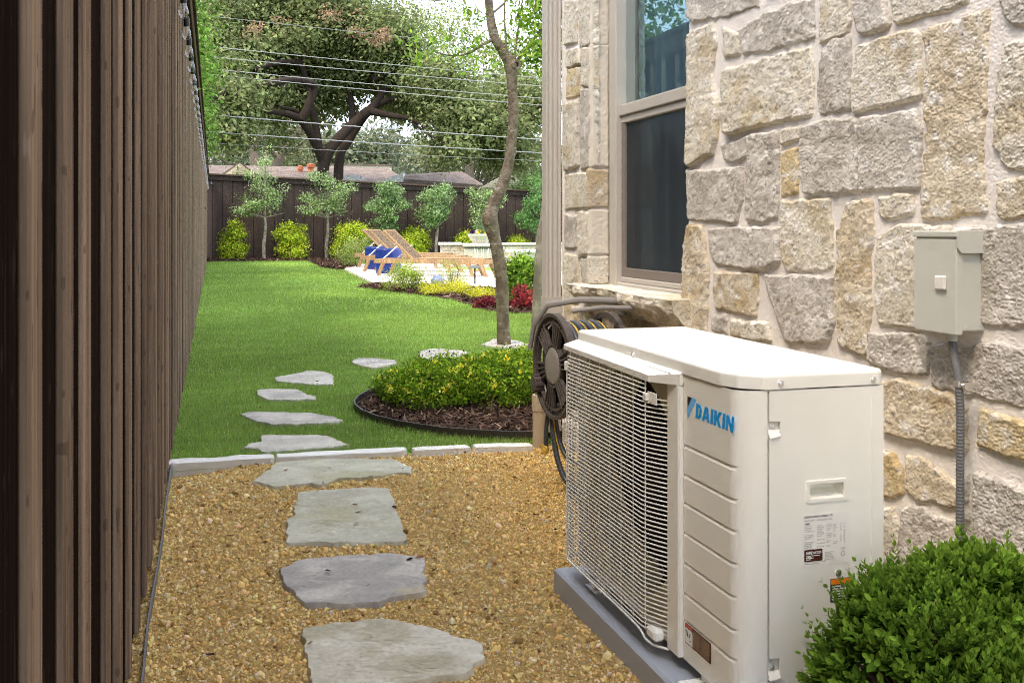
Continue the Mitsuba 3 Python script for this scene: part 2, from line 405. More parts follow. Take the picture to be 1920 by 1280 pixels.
FLAGS = {
    'A': [(.144, 4.03), (.195, 4.174), (.257, 4.33), (.478, 4.325), (.729, 4.248), (.775, 4.088), (.761, 3.987), (.698, 4.014), (.633, 3.964), (.466, 3.974), (.397, 3.881), (.353, 3.931), (.227, 3.912)],
    'B': [(.299, 3.819), (.431, 3.827), (.555, 3.816), (.631, 3.786), (.627, 3.654), (.611, 3.511), (.599, 3.307), (.585, 3.126), (.457, 3.146), (.218, 3.216), (.233, 3.472), (.26, 3.523)],
    'C': [(.184, 2.978), (.231, 3.041), (.337, 3.05), (.442, 3.04), (.513, 3.031), (.563, 2.988), (.609, 2.981), (.578, 2.831), (.556, 2.689), (.503, 2.668), (.444, 2.661), (.415, 2.64), (.312, 2.658), (.228, 2.681), (.204, 2.765), (.182, 2.866)],
    'D': [(.212, 2.526), (.292, 2.537), (.398, 2.532), (.432, 2.517), (.518, 2.436), (.57, 2.353), (.617, 2.306), (.595, 2.267), (.594, 2.241), (.524, 2.164), (.46, 2.165), (.354, 2.154), (.205, 2.18), (.2, 2.291)],
    'E': [(.129, 4.647), (.162, 4.723), (.203, 4.742), (.215, 4.885), (.334, 4.866), (.518, 4.796), (.581, 4.568), (.527, 4.538), (.311, 4.528), (.211, 4.514), (.19, 4.593)],
    'F': [(.13, 5.49), (.175, 5.532), (.325, 5.475), (.501, 5.389), (.591, 5.272), (.633, 5.14), (.585, 5.097), (.475, 5.11), (.284, 5.136), (.188, 5.291)],
    'G': [(.251, 6.243), (.331, 6.274), (.489, 6.211), (.52, 6.03), (.562, 5.915), (.552, 5.808), (.432, 5.829), (.295, 5.884), (.247, 6.058)],
    'H': [(.383, 6.749), (.508, 6.864), (.622, 7.003), (.71, 6.928), (.758, 6.724), (.712, 6.315), (.592, 6.368), (.487, 6.458), (.382, 6.58)],
    'I': [(.971, 7.428), (1.03, 7.54), (1.132, 7.527), (1.272, 7.38), (1.263, 7.201), (1.155, 7.07), (1.053, 6.996), (1.0, 7.116), (.954, 7.292)],
    'J': [(1.498, 7.572), (1.565, 7.841), (1.679, 7.963), (1.756, 7.941), (1.912, 7.739), (1.86, 7.527), (1.704, 7.359), (1.484, 7.394)],
    'K': [(2.116, 8.098), (2.314, 8.464), (2.402, 8.519), (2.5, 8.329), (2.513, 8.055), (2.319, 7.754), (2.208, 7.891)],
}
RING = [(.994, 6.05), (.878, 5.91), (.78, 5.70), (.737, 5.544), (.727, 5.417), (.739, 5.26), (.788, 5.07), (.883, 4.89), (1.038, 4.69), (1.16, 4.60), (1.285, 4.524), (1.42, 4.467), (1.7, 4.46), (2.25, 4.9), (2.45, 5.6), (2.2, 6.3), (1.75, 6.55), (1.3, 6.35)]
POOLBED = [(2.25, 16.6), (2.42, 15.9), (2.65, 15.1), (2.9, 14.3), (3.1, 13.3), (3.1, 12.3), (3.05, 11.5), (3.3, 11.05), (4.2, 10.8), (6.5, 10.6), (6.5, 14.6), (4.25, 15.2), (3.3, 16.6), (2.6, 17.2)]
SIDEBED = [(2.5, 24.6), (2.75, 23.2), (3.2, 23.6), (3.5, 25.2), (3.4, 29.6), (2.6, 29.6)]
FENCEBED = [(-.3, 29.55), (2, 29.7), (4, 29.9), (13, 29.5), (13, 31.2), (-.3, 31.2)]
DECK = [(2.83, 22.9), (2.60, 17.3), (3.3, 16.75), (4.25, 15.3), (7, 14.7), (13, 14.2), (13, 27), (3.5, 25.4)]
POOL = [(5.0, 22.2), (5.6, 21.0), (8.0, 19.6), (11.5, 19.6), (11.5, 23.3), (7.9, 23.6), (5.2, 24.0)]

part('lawn', sheet((0, 0, 0), (1, 0, 0), (0, 1, 0), -.6, 16, 4.36, 32, .35, lambda a, b: .004 * F3(a, b, 1.2, 4)), 'turf', kind='structure')
def gravel_z(a, b):
    return .004 + .012 * F3(a, b, 3.1, 11) + .004 * F3(a, b, 20, 12, 3) - .03 * smst(4.1, 4.42, b) * smst(.2, -.1, a)
part('gravel_bed', sheet((0, 0, 0), (1, 0, 0), (0, 1, 0), -.3, 1.7, -1.5, 4.40, .03, gravel_z), 'gravel_dirt', smooth=True, kind='structure')
for nm, pl in (('mulch_bed', RING), ('mulch_bed', POOLBED), ('mulch_bed', SIDEBED), ('mulch_bed', FENCEBED)):
    part(nm, extr(pl, -.05, .022), 'soil', kind='structure')
deckP = Polygon(DECK).difference(Polygon(POOL))
part('pool_deck', extr(deckP, -.04, .05), 'deck_stone', kind='structure')
part('pool_water', extr(POOL, -.08, -.03), 'pool', kind='structure')

# gravel: loose crushed stone, each its own small piece
rng = np.random.default_rng(21)
fl_near = [Polygon(FLAGS[k]).buffer(-.016) for k in 'ABCD']
def pebbles(n, lo, hi, tpl, x0, x1, y0, y1, cols, w):
    x, y = rng.uniform(x0, x1, n), rng.uniform(y0, y1, n)
    ok = np.ones(n, bool)
    for g in fl_near:
        ok &= ~shapely.contains_xy(g, x, y)
    ok &= ~((x > .90) & (x < 1.4) & (y < 2.62))
    ok &= y < 4.345 + .06 * (x < .8)
    x, y = x[ok], y[ok]
    n = len(x)
    s = lo * (hi / lo) ** (rng.random(n) ** 2.2)
    S = s[:, None] * rng.uniform(.55, 1.25, (n, 3))
    z = gravel_z(x, y) + s * rng.uniform(-.1, .55, n)
    return scatter(tpl, np.stack([x, y, z], 1), rots(rng, n), S, palette(rng, n, cols, w, .17), rng)
GC = [(.76, .55, .22), (.69, .48, .175), (.50, .32, .105), (.80, .62, .32), (.74, .62, .41), (.60, .54, .45), (.28, .16, .06)]
GW = [6, 5, 3, 4, .8, .12, .9]
m, c = join([pebbles(70000, .0026, .0064, OCT, -.2, 1.52, 1.9, 4.40, GC, GW), pebbles(6000, .0048, .0105, ICO, -.2, 1.52, 1.9, 4.40, GC, GW),
             pebbles(25, .011, .016, ICO, -.15, 1.5, 1.95, 4.3, GC, GW)])
part('gravel', m, 'chips', color=c, label='loose golden brown crushed gravel around the flagstones', kind='stuff')

# lawn: mown grass blades
def blades(seed, n, x0, x1f, y0, y1, h, w, tilt=.8):
    rng = np.random.default_rng(seed)
    y = y0 + (y1 - y0) * rng.random(n)
    x = x0 + (x1f(y) - x0) * rng.random(n)
    ok = np.ones(n, bool)
    for k in 'EFGHIJK':
        ok &= ~shapely.contains_xy(Polygon(FLAGS[k]).buffer(-.004), x, y)
    for g in (RING, POOLBED, SIDEBED, FENCEBED, DECK):
        ok &= ~shapely.contains_xy(Polygon(g), x, y)
    ok &= y > 4.425 - .0 * x + .02 * (x < .8) - .05 * (x > 1.08)
    x, y = x[ok], y[ok]
    n = len(x)
    az = rng.uniform(0, 2 * np.pi, n)
    wav = meshkit.fbm(np.stack([x * 3, y * 1.6, x * 0], -1), 3, 5)
    H = h * rng.uniform(.55, 1.2, n) * (.75 + .5 * wav)
    tl = np.abs(rng.normal(0, tilt, n)).clip(0, 1.35)
    top = np.stack([np.cos(az) * np.sin(tl), np.sin(az) * np.sin(tl), np.cos(tl)], 1) * H[:, None]
    s = np.stack([-np.sin(az), np.cos(az), az * 0], 1) * (w * rng.uniform(.7, 1.3, n))[:, None] / 2
    b = np.stack([x, y, np.full(n, -.002)], 1)
    v = np.stack([b - s, b + s, b + top], 1).reshape(-1, 3)
    f = np.arange(3 * n).reshape(-1, 3)
    patch = meshkit.fbm(np.stack([x * .55, y * .4, x * 0 + 3], -1), 3, 6)[:, None]
    col = palette(rng, n, [(.33, .475, .10), (.275, .42, .08), (.40, .53, .15), (.55, .57, .27), (.21, .33, .06)], [5, 4, 3, 1.0, 1.5], .18) * (.62 + .76 * patch) * (.82 + .36 * meshkit.noise(np.stack([x * 4, y * 26, x * 0], -1), 9)[:, None])
    return (v, f), np.repeat(col, 3, 0)
m, c = join([blades(1, 250000, -.2, lambda y: .36 * y + .05, 4.40, 7.2, .036, .0032), blades(2, 230000, -.2, lambda y: .36 * y, 7.2, 12, .036, .005),
             blades(3, 190000, -.2, lambda y: .36 * y, 12, 30, .038, .010, .45)])
part('grass', m, 'leaf', color=c, label='short mown green lawn grass', kind='stuff')

# mulch: shredded bark chips
def chips(seed, poly, n, L, z=.022):
    rng = np.random.default_rng(seed)
    P = Polygon(poly).buffer(-.02)
    x0, y0, x1, y1 = P.bounds
    x, y = rng.uniform(x0, x1, n), rng.uniform(y0, y1, n)
    ok = shapely.contains_xy(P, x, y)
    x, y = x[ok], y[ok]
    n = len(x)
    S = np.stack([L * rng.uniform(.3, 1, n), L * rng.uniform(.08, .22, n), L * rng.uniform(.04, .10, n)], 1)
    R = rots(rng, n)
    az, el = rng.uniform(0, 6.3, n), rng.normal(0, .35, n)
    a = np.stack([np.cos(az) * np.cos(el), np.sin(az) * np.cos(el), np.sin(el)], 1)
    b = unit(np.stack([-np.sin(az), np.cos(az), rng.normal(0, .4, n)], 1))
    R = np.stack([a, b, np.cross(a, b)], -1)
    col = palette(rng, n, [(.045, .028, .022), (.09, .055, .040), (.17, .11, .08), (.34, .24, .17)], [5, 4, 2.2, .7], .2)
    return scatter(OCT, np.stack([x, y, z + rng.uniform(0, L * .35, n)], 1), R, S, col, rng)
m, c = join([chips(31, RING, 9000, .045), chips(32, POOLBED, 9000, .10), chips(33, FENCEBED, 6000, .13), chips(34, SIDEBED, 1500, .12)])
part('mulch', m, 'chips', color=c, label='dark shredded bark mulch in the planting beds', kind='stuff')

# flagstones and the limestone edging
def slab(P, z0, z1, seed, amp=.004, rag=.013, step=.014):
    P = Polygon(P)
    ring = np.array([P.exterior.interpolate(t).coords[0] for t in np.arange(0, P.length, step)])
    k = len(ring)
    t = np.arange(k) * step
    c = ring.mean(0)
    jit = rag * (meshkit.fbm(np.stack([t * 34, t * 0 + seed, t * 0], -1), 3, seed) - .5)[:, None] * 2
    ring = ring + unit(ring - c) * jit
    lev = [(1.0, z0), (1.0, z1 - .010), (.985, z1 - .001)] + [(r, z1) for r in (.93, .82, .68, .52, .35, .18)]
    v = []
    for i, (r, z) in enumerate(lev):
        q = c + (ring - c) * r
        if i == 0:
            q = q + unit(ring - c) * 0.004
        hz = z + (amp * F3(q[:, 0], q[:, 1], 9, seed) + amp * .6 * np.abs(N3(q[:, 0], q[:, 1] * 2.2, 8, seed + 4)) if i >= 2 else 0)
        v.append(np.column_stack([q, np.broadcast_to(hz, k)]))
    v = np.vstack(v + [np.array([[c[0], c[1], z1]])])
    f = []
    for i in range(len(lev) - 1):
        a = np.arange(k) + i * k
        b = (np.arange(k) + 1) % k + i * k
        f += [np.stack([a, b, b + k], 1), np.stack([a, b + k, a + k], 1)]
    a = np.arange(k) + (len(lev) - 1) * k
    b = (np.arange(k) + 1) % k + (len(lev) - 1) * k
    f.append(np.stack([a, b, np.full(k, len(v) - 1)], 1))
    m = trimesh.Trimesh(v, np.vstack(f), process=False)
    if not Polygon(ring).exterior.is_ccw:
        m.invert()
    return m
FLAB = {'A': ('flag_green', 'long grey green flagstone against the white kerb, furthest of the stones in the gravel'), 'B': ('flag_green', 'squarish grey green flagstone in the gravel, second from the kerb'),
        'C': ('flag_blue', 'bluish slate flagstone with rough flaking face, third from the kerb in the gravel'), 'D': ('flag_tan', 'pale tan pointed flagstone nearest the camera in the gravel'),
        'E': ('flag_grey', 'notched grey flagstone in the lawn, first beyond the white kerb'), 'F': ('flag_blue', 'long dark bluish flagstone in the lawn, second beyond the kerb'),
        'G': ('flag_grey', 'small grey flagstone in the lawn, third beyond the kerb'), 'H': ('flag_grey', 'five sided grey flagstone in the lawn, fourth beyond the kerb'),
        'I': ('flag_blue', 'small flagstone left of the yellow flowering bush in the lawn'), 'J': ('flag_grey', 'rounded flagstone partly behind the yellow flowering bush'), 'K': ('flag_grey', 'flagstone at the foot of the crooked tree')}
for i, (k, (mt, lb)) in enumerate(FLAB.items()):
    near = k in 'ABCD'
    part('flagstone', slab(FLAGS[k], -.03, .019 if near else .022, 40 + i, .0035 if k != 'C' else .006), mt, smooth=50, label=lb, category='paving stone')
KERB = [([(-.19, 4.365), (.245, 4.36), (.25, 4.435), (-.19, 4.45)], 'left piece of the white limestone kerb, ending at the dark fence'),
        ([(.252, 4.358), (.75, 4.33), (.80, 4.352), (.82, 4.405), (.60, 4.43), (.255, 4.435)], 'long white limestone kerb piece behind the furthest gravel flagstone'),
        ([(.832, 4.325), (1.085, 4.315), (1.08, 4.385), (.835, 4.392)], 'thin white limestone kerb piece in front of the round mulch bed'),
        ([(1.10, 4.31), (1.36, 4.27), (1.36, 4.345), (1.11, 4.39)], 'right piece of the limestone kerb beside the tan pipe')]
for i, (pl, lb) in enumerate(KERB):
    part('kerb_stone', slab(pl, -.05, .030, 60 + i, .004, .006, .025), 'lime_kerb', smooth=50, label=lb, category='kerb stone')

# fallen leaves and bits of bark on the gravel and the lawn
rng = np.random.default_rng(77)
n = 150
lx, ly = rng.uniform(-.1, 1.4, n), rng.uniform(2.3, 4.3, n)
lx[90:], ly[90:] = rng.uniform(0, 1.6, 60), rng.uniform(4.6, 8.5, 60)
ok = ~((lx > .88) & (ly < 2.65))
lx, ly = lx[ok], ly[ok]
n = len(lx)
az = rng.uniform(0, 6.3, n)
m, c = leaves(np.stack([lx, ly, np.where(ly < 4.4, .024, .034) + rng.uniform(0, .004, n)], 1), np.stack([np.cos(az), np.sin(az), rng.normal(0, .15, n)], 1), unit(np.stack([rng.normal(0, .25, n), rng.normal(0, .25, n), np.ones(n)], 1)),
              rng.uniform(.012, .034, n), rng.uniform(.006, .013, n), palette(rng, n, [(.10, .05, .03), (.22, .13, .07), (.42, .33, .20), (.05, .03, .025)], [4, 3, 1.5, 2]), True)
part('leaf_litter', m, 'chips', color=c, label='scattered dry brown leaves on the gravel and lawn', kind='stuff')
# ------------------------------------------------------------------ side fence
sf = thing('side_fence', 'tall dark brown board and batten fence running along the left side', 'fence')
rng = np.random.default_rng(5)
ends = [.30, .55, .80, .985 - .08, 1.147, 1.39, 1.596, 1.887, 2.10, 2.374]
ends = [.18, .42, .66, .905, 1.147, 1.39, 1.596, 1.887, 2.10, 2.374]
while ends[-1] < 30.8:
    ends.append(ends[-1] + .245 + rng.uniform(-.035, .035))
ends = [-1.0 + .24 * i for i in range(5)] + ends
prev = -1.25
FT = 2.50
for e in ends:
    w = rng.uniform(.068, .080)
    j = rng.uniform(-.002, .002)
    part('batten', rbox(-.182, -.170 + j, e - w, e, .03 + rng.uniform(-.01, .01), FT, .0025), 'batten_wood_dark' if rng.random() < .4 else 'batten_wood', sf)
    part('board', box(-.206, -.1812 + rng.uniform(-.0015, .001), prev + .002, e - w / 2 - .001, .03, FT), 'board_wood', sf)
    prev = e - w / 2 + .001
part('top_rail', rbox(-.169, -.135, -1.3, 30.9, FT - .14, FT - .001, .003), 'cap_wood', sf)
part('cap', rbox(-.30, -.115, -1.3, 30.9, FT, FT + .04, .004), 'cap_wood', sf)
part('kickboard', rbox(-.228, -.2090, -1.3, 30.9, -.05, .16, .002), 'board_wood', sf)
es = [(-.135, -1.2), (-.14, 1.6), (-.142, 2.2), (-.152, 2.7), (-.150, 3.2), (-.158, 3.8), (-.160, 4.36)]
pe = spline([(x, y, 0) for x, y in es], 40)
v = []
for x, y, _ in pe:
    v += [(x, y, -.05), (x, y, .034), (x - .004, y, .034), (x - .004, y, -.05)]
v = np.array(v)
i = np.arange(39)[:, None] * 4
f = np.vstack([np.column_stack([i + a, i + a + 4, i + b + 4, i + b]) for a, b in ((0, 1), (1, 2), (2, 3))])
part('edging_strip', (v, f), 'conduit_grey', label='thin dark metal edging strip between gravel and left fence', category='garden edging')
# metal rim of the round bed
rim = Polygon(RING)
part('bed_edging', extr(rim.buffer(.004).difference(rim.buffer(-.004)), -.05, .052), 'edging', label='dark brown metal rim around the round mulch bed', category='garden edging')

# string lights: bulbs hanging along the fence
def bulb(root, x, y, z, s=1.0):
    b = part('bulb', lathe([(0, -.098 * s), (.012 * s, -.094 * s), (.0215 * s, -.080 * s), (.024 * s, -.066 * s), (.021 * s, -.048 * s), (.014 * s, -.028 * s), (.013 * s, -.012 * s)], (x, y, z), 16), 'bulb_glass', root, smooth=True)
    part('socket', lathe([(0, -.022 * s), (.016 * s, -.022 * s), (.017 * s, .02 * s), (.010 * s, .034 * s), (0, .036 * s)], (x, y, z), 10), 'black_plastic', b, smooth=40)
    part('filament', tube([(x, y - .006 * s, z - .03 * s), (x, y - .007 * s, z - .065 * s), (x, y + .007 * s, z - .065 * s), (x, y + .006 * s, z - .03 * s)], .0012 * s, 4), 'vent_red', b)
sl = thing('string_light', 'string of clear bulbs hanging along the top of the left fence', 'string lights')
ys = 5.3 + .61 * np.arange(-4, 42)
wp = []
for y in ys:
    wp += [(-.142, y, 2.165), (-.142, y + .305, 2.145)]
part('wire', tube(wp, .0035, 5), 'black_plastic', sl)
for y in ys:
    bulb(sl, -.142, y, 2.13)

# ------------------------------------------------------------------ back fence
bf = thing('back_fence', 'dark brown vertical board fence across the far end of the yard', 'fence')
BT = lambda x: 2.545 - .040 * x
x = -.3
while x < 13.5:
    w = .29 + rng.uniform(-.02, .02)
    zt = BT(x) - .12
    yy = 31.02 + rng.uniform(-.006, .006)
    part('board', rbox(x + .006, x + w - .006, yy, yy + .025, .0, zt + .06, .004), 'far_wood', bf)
    x += w
def slope_box(x0, x1, y0, y1, d0, d1):
    return hull([(xx, yy, BT(xx) + d) for xx in (x0, x1) for yy in (y0, y1) for d in (d0, d1)])
part('top_rail', slope_box(-.3, 13.5, 30.97, 31.01, -.19, -.045), 'far_wood', bf)
part('cap', slope_box(-.35, 13.5, 30.90, 31.12, -.042, 0), 'cap_wood', bf)
part('backing', slope_box(-.3, 13.5, 31.05, 31.09, -2.6, -.12), 'board_wood', bf)
sb = thing('string_light', 'few small bulbs hanging under the cap of the far back fence', 'string lights')
bx = [-.05, 1.0, 2.15, 3.1, 4.2, 5.1, 6.2, 7.3, 8.4, 9.5]
part('wire', tube([(x_, 30.93, BT(x_) - .15 - .03 * (k % 2)) for k, x_ in enumerate(np.linspace(-.1, 10, 41))], .006, 4), 'black_plastic', sb)
for x_ in bx:
    bulb(sb, x_, 30.93, BT(x_) - .20, 1.35)

# ------------------------------------------------------------------ the house: stone wall, window, downspout
house = thing('stone_house', 'house wall of rough cream and grey limestone blocks with a tall window', 'house')
AXW, BXW = (0, -1, 0), (0, 0, 1)       # in the wall: a runs along -y, b runs up; normal -x
O = (W, 0, 0)
mort = lambda a, b: .004 * F3(a, b, 10, 3) + .003 * F3(a, b, 45, 4, 3)
Y0, Y1, YA, YB, ZS, ZT, ZH = -1.2, 4.43, 3.13, 4.015, .70, 2.62, 3.6
for a0, a1, b0, b1, r in ((-Y1, -YB, -.1, ZH, .012), (-YB, -YA, -.1, ZS, .012), (-YB, -YA, ZT, ZH, .03), (-YA, -1.5, -.1, 2.1, .010), (-1.5, -Y0, -.1, ZH, .03), (-YA, -1.5, 2.1, ZH, .03)):
    part('mortar', sheet(O, AXW, BXW, a0, a1, b0, b1, r, mort), 'mortar', house, smooth=True)
core = [box(W + .03, W + .32, Y0, YA, -.1, ZH), box(W + .03, W + .32, YB, Y1 - .003, -.1, ZH), box(W + .03, W + .32, YA + .002, YB - .002, -.1, ZS - .01), box(W + .03, W + .32, YA + .002, YB - .002, ZT, ZH)]
part('core_wall', cat(*core), 'smooth_stone', house)
part('end_wall', box(W + .004, 9, Y1 - .002, Y1 + .02, -.1, ZH), 'mortar', house)
part('room', cat(box(W + .33, 3.2, YA - .5, YA - .48, .3, 3), box(W + .33, 3.2, YB + .3, YB + .32, .3, 3), box(3.2, 3.22, YA - .5, YB + .3, .3, 3), box(W + .33, 3.2, YA - .5, YB + .3, 3, 3.02), box(W + .33, 3.2, YA - .5, YB + .3, .28, .3)), 'room_dark', house)
yy = np.linspace(YA - .1, YB + .05, 120)
cx = 1.78 + .035 * np.sin(yy * 50) + .02 * np.sin(yy * 21 + 1)
cv = np.array([(a, b, z) for a, b in zip(cx, yy) for z in (.75, 2.8)])
i = np.arange(119)[:, None] * 2
part('curtain', (cv, np.column_stack([i, i + 2, i + 3, i + 1])), 'curtain', house, smooth=True)

TONE = {'g': 'stone_grey', 'c': 'stone_cream', 'o': 'stone_ochre', 'y': 'stone_yellow'}
STONES = '''g3130,1804 2673,1701 2673,1653 2795,1655 2907,1664 3089,1687 3130,1711;c3134,1649 2945,1656 2932,1592 2957,1493 2923,1394 2920,1289 2951,1238 3116,1203 3134,1220;c2883,1627 2778,1585 2772,1528 2871,1532;g2778,1599 2632,1617 2475,1621 2380,1606 2380,1508 2475,1507 2611,1509 2750,1524;c2879,1490 2551,1486 2397,1479 2384,1410 2389,1302 2551,1299 2859,1289 2879,1343;c2345,1618 2216,1589 2216,1520 2227,1490 2291,1489 2345,1482;g2333,1465 2283,1483 2220,1481 2216,1432 2220,1298 2350,1296 2358,1367 2341,1447;g2200,1586 2080,1559 2069,1483 2108,1472 2174,1475 2196,1521;c2181,1449 1973,1452 1954,1415 1954,1298 2032,1290 2200,1287 2204,1347 2185,1413;c2049,1561 1795,1504 1806,1479 1905,1476 2045,1480;o1938,1443 1823,1443 1742,1452 1744,1356 1752,1235 1763,1182 1758,1120 1752,1032 1857,1017 1942,1022 1948,1097 1926,1179 1935,1262 1929,1365;g1701,1476 1564,1445 1564,1400 1628,1402 1671,1404 1698,1430;c1691,1366 1628,1373 1568,1376 1564,1117 1628,1113 1686,1118 1724,1164 1716,1238 1711,1313;g2901,1258 2744,1268 2741,1207 2783,1196 2875,1210;g2717,1271 2566,1269 2556,1174 2561,1033 2632,1013 2727,1016 2733,1101 2717,1194;c2541,1269 2447,1273 2447,1238 2541,1235;y2541,1209 2465,1214 2456,1168 2461,1093 2536,1087;g2429,1267 2308,1279 2178,1266 2178,1086 2420,1091 2438,1187;g2172,1266 1967,1266 1951,1222 1960,1089 2087,1092 2172,1086;g3134,1189 2976,1180 2761,1180 2761,1080 2795,1010 2976,1020 3134,1024;c2541,1069 2308,1071 2301,968 2291,902 2308,884 2512,876 2541,939;o2220,1057 2130,1064 2128,979 2140,925 2137,817 2140,763 2148,744 2133,683 2189,685 2259,696 2263,757 2275,827 2255,922 2263,987;c2101,1068 1979,1073 1983,1027 2080,1019 2101,1033;o1718,1088 1628,1099 1564,1103 1564,1022 1628,1019 1708,1018;o3134,1000 3028,1002 2989,863 2992,743 2996,659 3165,642 3162,856;g2983,988 2783,997 2556,995 2551,901 2611,878 2738,873 2932,882 2964,911;o2945,853 2673,856 2668,810 2684,731 2795,735 2938,744;g2626,856 2291,869 2295,809 2291,748 2308,703 2402,688 2512,679 2541,725 2591,789;c2101,973 2025,1002 1857,996 1857,772 1954,768 2101,765 2112,844;g1846,992 1628,1004 1564,1007 1564,811 1718,797 1846,789;g2957,710 2865,718 2863,666 2957,663;c2830,704 2611,718 2596,672 2717,659 2830,664;g2140,735 1948,756 1926,740 1929,669 1967,658 2059,656 2137,672;g1905,734 1846,753 1812,737 1706,764 1628,751 1564,745 1564,640 1628,641 1763,643 1812,641 1911,643 1914,688;o2087,623 2019,640 1905,636 1857,631 1812,611 1809,521 1857,513 1917,511 1948,517 1999,505 2087,507;y1763,616 1696,613 1628,607 1564,605 1564,542 1628,538 1691,535 1768,542;o2000,463 1963,473 1892,461 1831,437 1834,393 1853,386 1910,387 1957,372 2000,392;c1826,439 1802,469 1800,370 1823,371;y2104,457 2051,462 2022,435 2015,375 2057,361 2104,349;c2104,315 2051,329 2028,278 2028,204 2104,179;g2012,340 1945,364 1898,355 1815,359 1802,325 1910,273 1945,231 2022,206 2022,271;g1776,480 1670,477 1628,474 1581,475 1581,331 1776,266 1776,388;c4373,2033 4230,2002 4223,1812 4380,1829;c4209,2033 4015,1990 4015,1770 4185,1782;c4354,1798 4202,1785 4178,1710 4343,1718;c4162,1778 4015,1759 4015,1584 4155,1614;y4347,1710 4185,1697 4178,1576 4362,1581;c4388,1559 4195,1555 4213,1268 4388,1256;g4175,1599 4015,1578 4015,1257 4168,1245;c4373,1235 4047,1230 4037,1083 4380,1077;g4388,1053 4230,1043 4230,903 4380,900;c4209,1066 4047,1054 4047,884 4202,871;c4388,875 4213,866 4195,751 4213,668 4380,656;g4178,855 4047,859 4037,760 4155,754;o4365,645 4063,639 3907,558 3907,470 4365,414;o3877,626 3548,655 3548,513 3877,473;o3523,657 3181,659 3181,531 3523,486'''
def in_wall(P):
    return [(-a, b) for a, b in P]
for n, s in enumerate(STONES.split(';')):
    P = in_wall([tuple(float(t) / 1000 for t in q.split(',')) for q in s[1:].split(' ')])
    A_ = np.array(P)
    ext = A_.max(0) - A_.min(0)
    big = min(ext)
    k = (n * 37 % 10) / 10
    part('stone', rock(P, O, AXW, BXW, 100 + n, .007 + .007 * k + .012 * min(big, .2), .007 + .022 * min(big, .2), .0036 if A_[:, 0].max() > -3.2 else .005, .008, .0065), TONE[s[0]], house, smooth=True)
# the courses that the photograph does not show, laid the same way
def courses(seed, y0, y1, z0, z1, res=.010):
    rg = np.random.default_rng(seed)
    z = z0
    while z < z1 - .06:
        h = min(rg.uniform(.10, .21), z1 - z)
        y = y0
        while y < y1 - .05:
            w = min(rg.uniform(.14, .40), y1 - y)
            g = .010
            c_ = rg.uniform(-.008, .008, 8)
            P = [(y + g, z + g + c_[0]), (y + w / 2, z + g + c_[1]), (y + w - g, z + g + c_[2]), (y + w - g + c_[3], z + h - g), (y + w / 2, z + h - g + c_[4]), (y + g, z + h - g)]
            part('stone', rock(in_wall(P)[::-1], O, AXW, BXW, int(rg.integers(9999)), .014, .012, res), TONE['gccoyg'[rg.integers(6)]], house, smooth=True)
            y += w
        z += h
courses(1, 2.12, 3.12, .05, .45); courses(2, 1.56, 2.10, -.04, .18); courses(3, .55, 1.55, .0, 1.6, .012)
courses(4, 2.14, 3.12, .47, .655); courses(5, 2.68, 3.12, 1.83, 2.5, .014); courses(8, .9, 2.66, 1.66, 2.5, .014); courses(6, 3.14, 4.42, -.02, .40)
courses(7, 4.03, 4.42, 2.06, 2.7, .012)
# reveal of the far window jamb, facing the camera
RO, RA = (W - .012, YB, 0), (1, 0, 0)
for P, mt, pr, am in (([(.0, 1.772), (.07, 1.772), (.07, 2.6), (.0, 2.6)], 'smooth_stone', .004, .003), ([(.0, 1.255), (.07, 1.255), (.07, 1.764), (.0, 1.764)], 'smooth_stone', .005, .003),
                      ([(-.012, 1.085), (.068, 1.085), (.068, 1.235), (-.012, 1.235)], 'stone_ochre', .008, .008), ([(-.005, .885), (.07, .885), (.07, 1.065), (-.005, 1.065)], 'smooth_stone', .006, .004), ([(-.008, .76), (.07, .76), (.07, .868), (-.008, .868)], 'stone_cream', .008, .008)):
    part('reveal_stone', rock(P, RO, RA, BXW, int(P[0][1] * 900), pr, am, .005, .006, .003, -.010), mt, house, smooth=True)
part('mortar', sheet(RO, RA, BXW, -.004, .095, .7, 2.62, .012, lambda a, b: -.004 + .002 * F3(a, b, 30, 8)), 'mortar', house, smooth=True)
part('mortar', sheet((W + .10, YA, 0), (-1, 0, 0), BXW, 0, .10, .7, 2.62, .02, lambda a, b: .002 * F3(a, b, 30, 9)), 'mortar', house, smooth=True)
part('mortar', sheet((W, YB, ZT), (1, 0, 0), (0, -1, 0), 0, .1, 0, YB - YA, .05, lambda a, b: a * 0), 'mortar', house)
# window
wn = part('window', cat(rbox(1.609, 1.70, YB - .086, YB - .012, .735, ZT, .004), rbox(1.609, 1.70, YA + .004, YA + .06, .735, ZT, .004),
                        rbox(1.609, 1.70, YA + .06, YB - .086, ZT - .06, ZT, .004), rbox(1.612, 1.70, YA + .06, YB - .086, .735, .768, .004), rbox(1.628, 1.70, YA + .06, YB - .086, .769, .790, .003)), 'taupe', house)
part('meeting_rail', cat(rbox(1.622, 1.672, YA + .061, YB - .087, 1.458, 1.503, .003), rbox(1.632, 1.678, YA + .061, YB - .087, 1.428, 1.457, .003)), 'taupe', wn)
part('screen_frame', cat(rbox(1.634, 1.652, YB - .122, YB - .087, .791, 1.427, .002), rbox(1.634, 1.652, YA + .061, YA + .09, .791, 1.427, .002), rbox(1.634, 1.652, YA + .09, YB - .122, .791, .828, .002)), 'screen_frame', wn)
part('insect_screen', box(1.6435, 1.6445, YA + .09, YB - .122, .828, 1.427), 'insect_screen', wn, label='dark insect screen on the lower sash')
def pane(z0, z1, x_):
    v = np.array([(x_, YA + .06, z0), (x_, YB - .086, z0), (x_, YB - .086, z1), (x_, YA + .06, z1)])
    return trimesh.Trimesh(v, [[0, 2, 1], [0, 3, 2]], process=False)
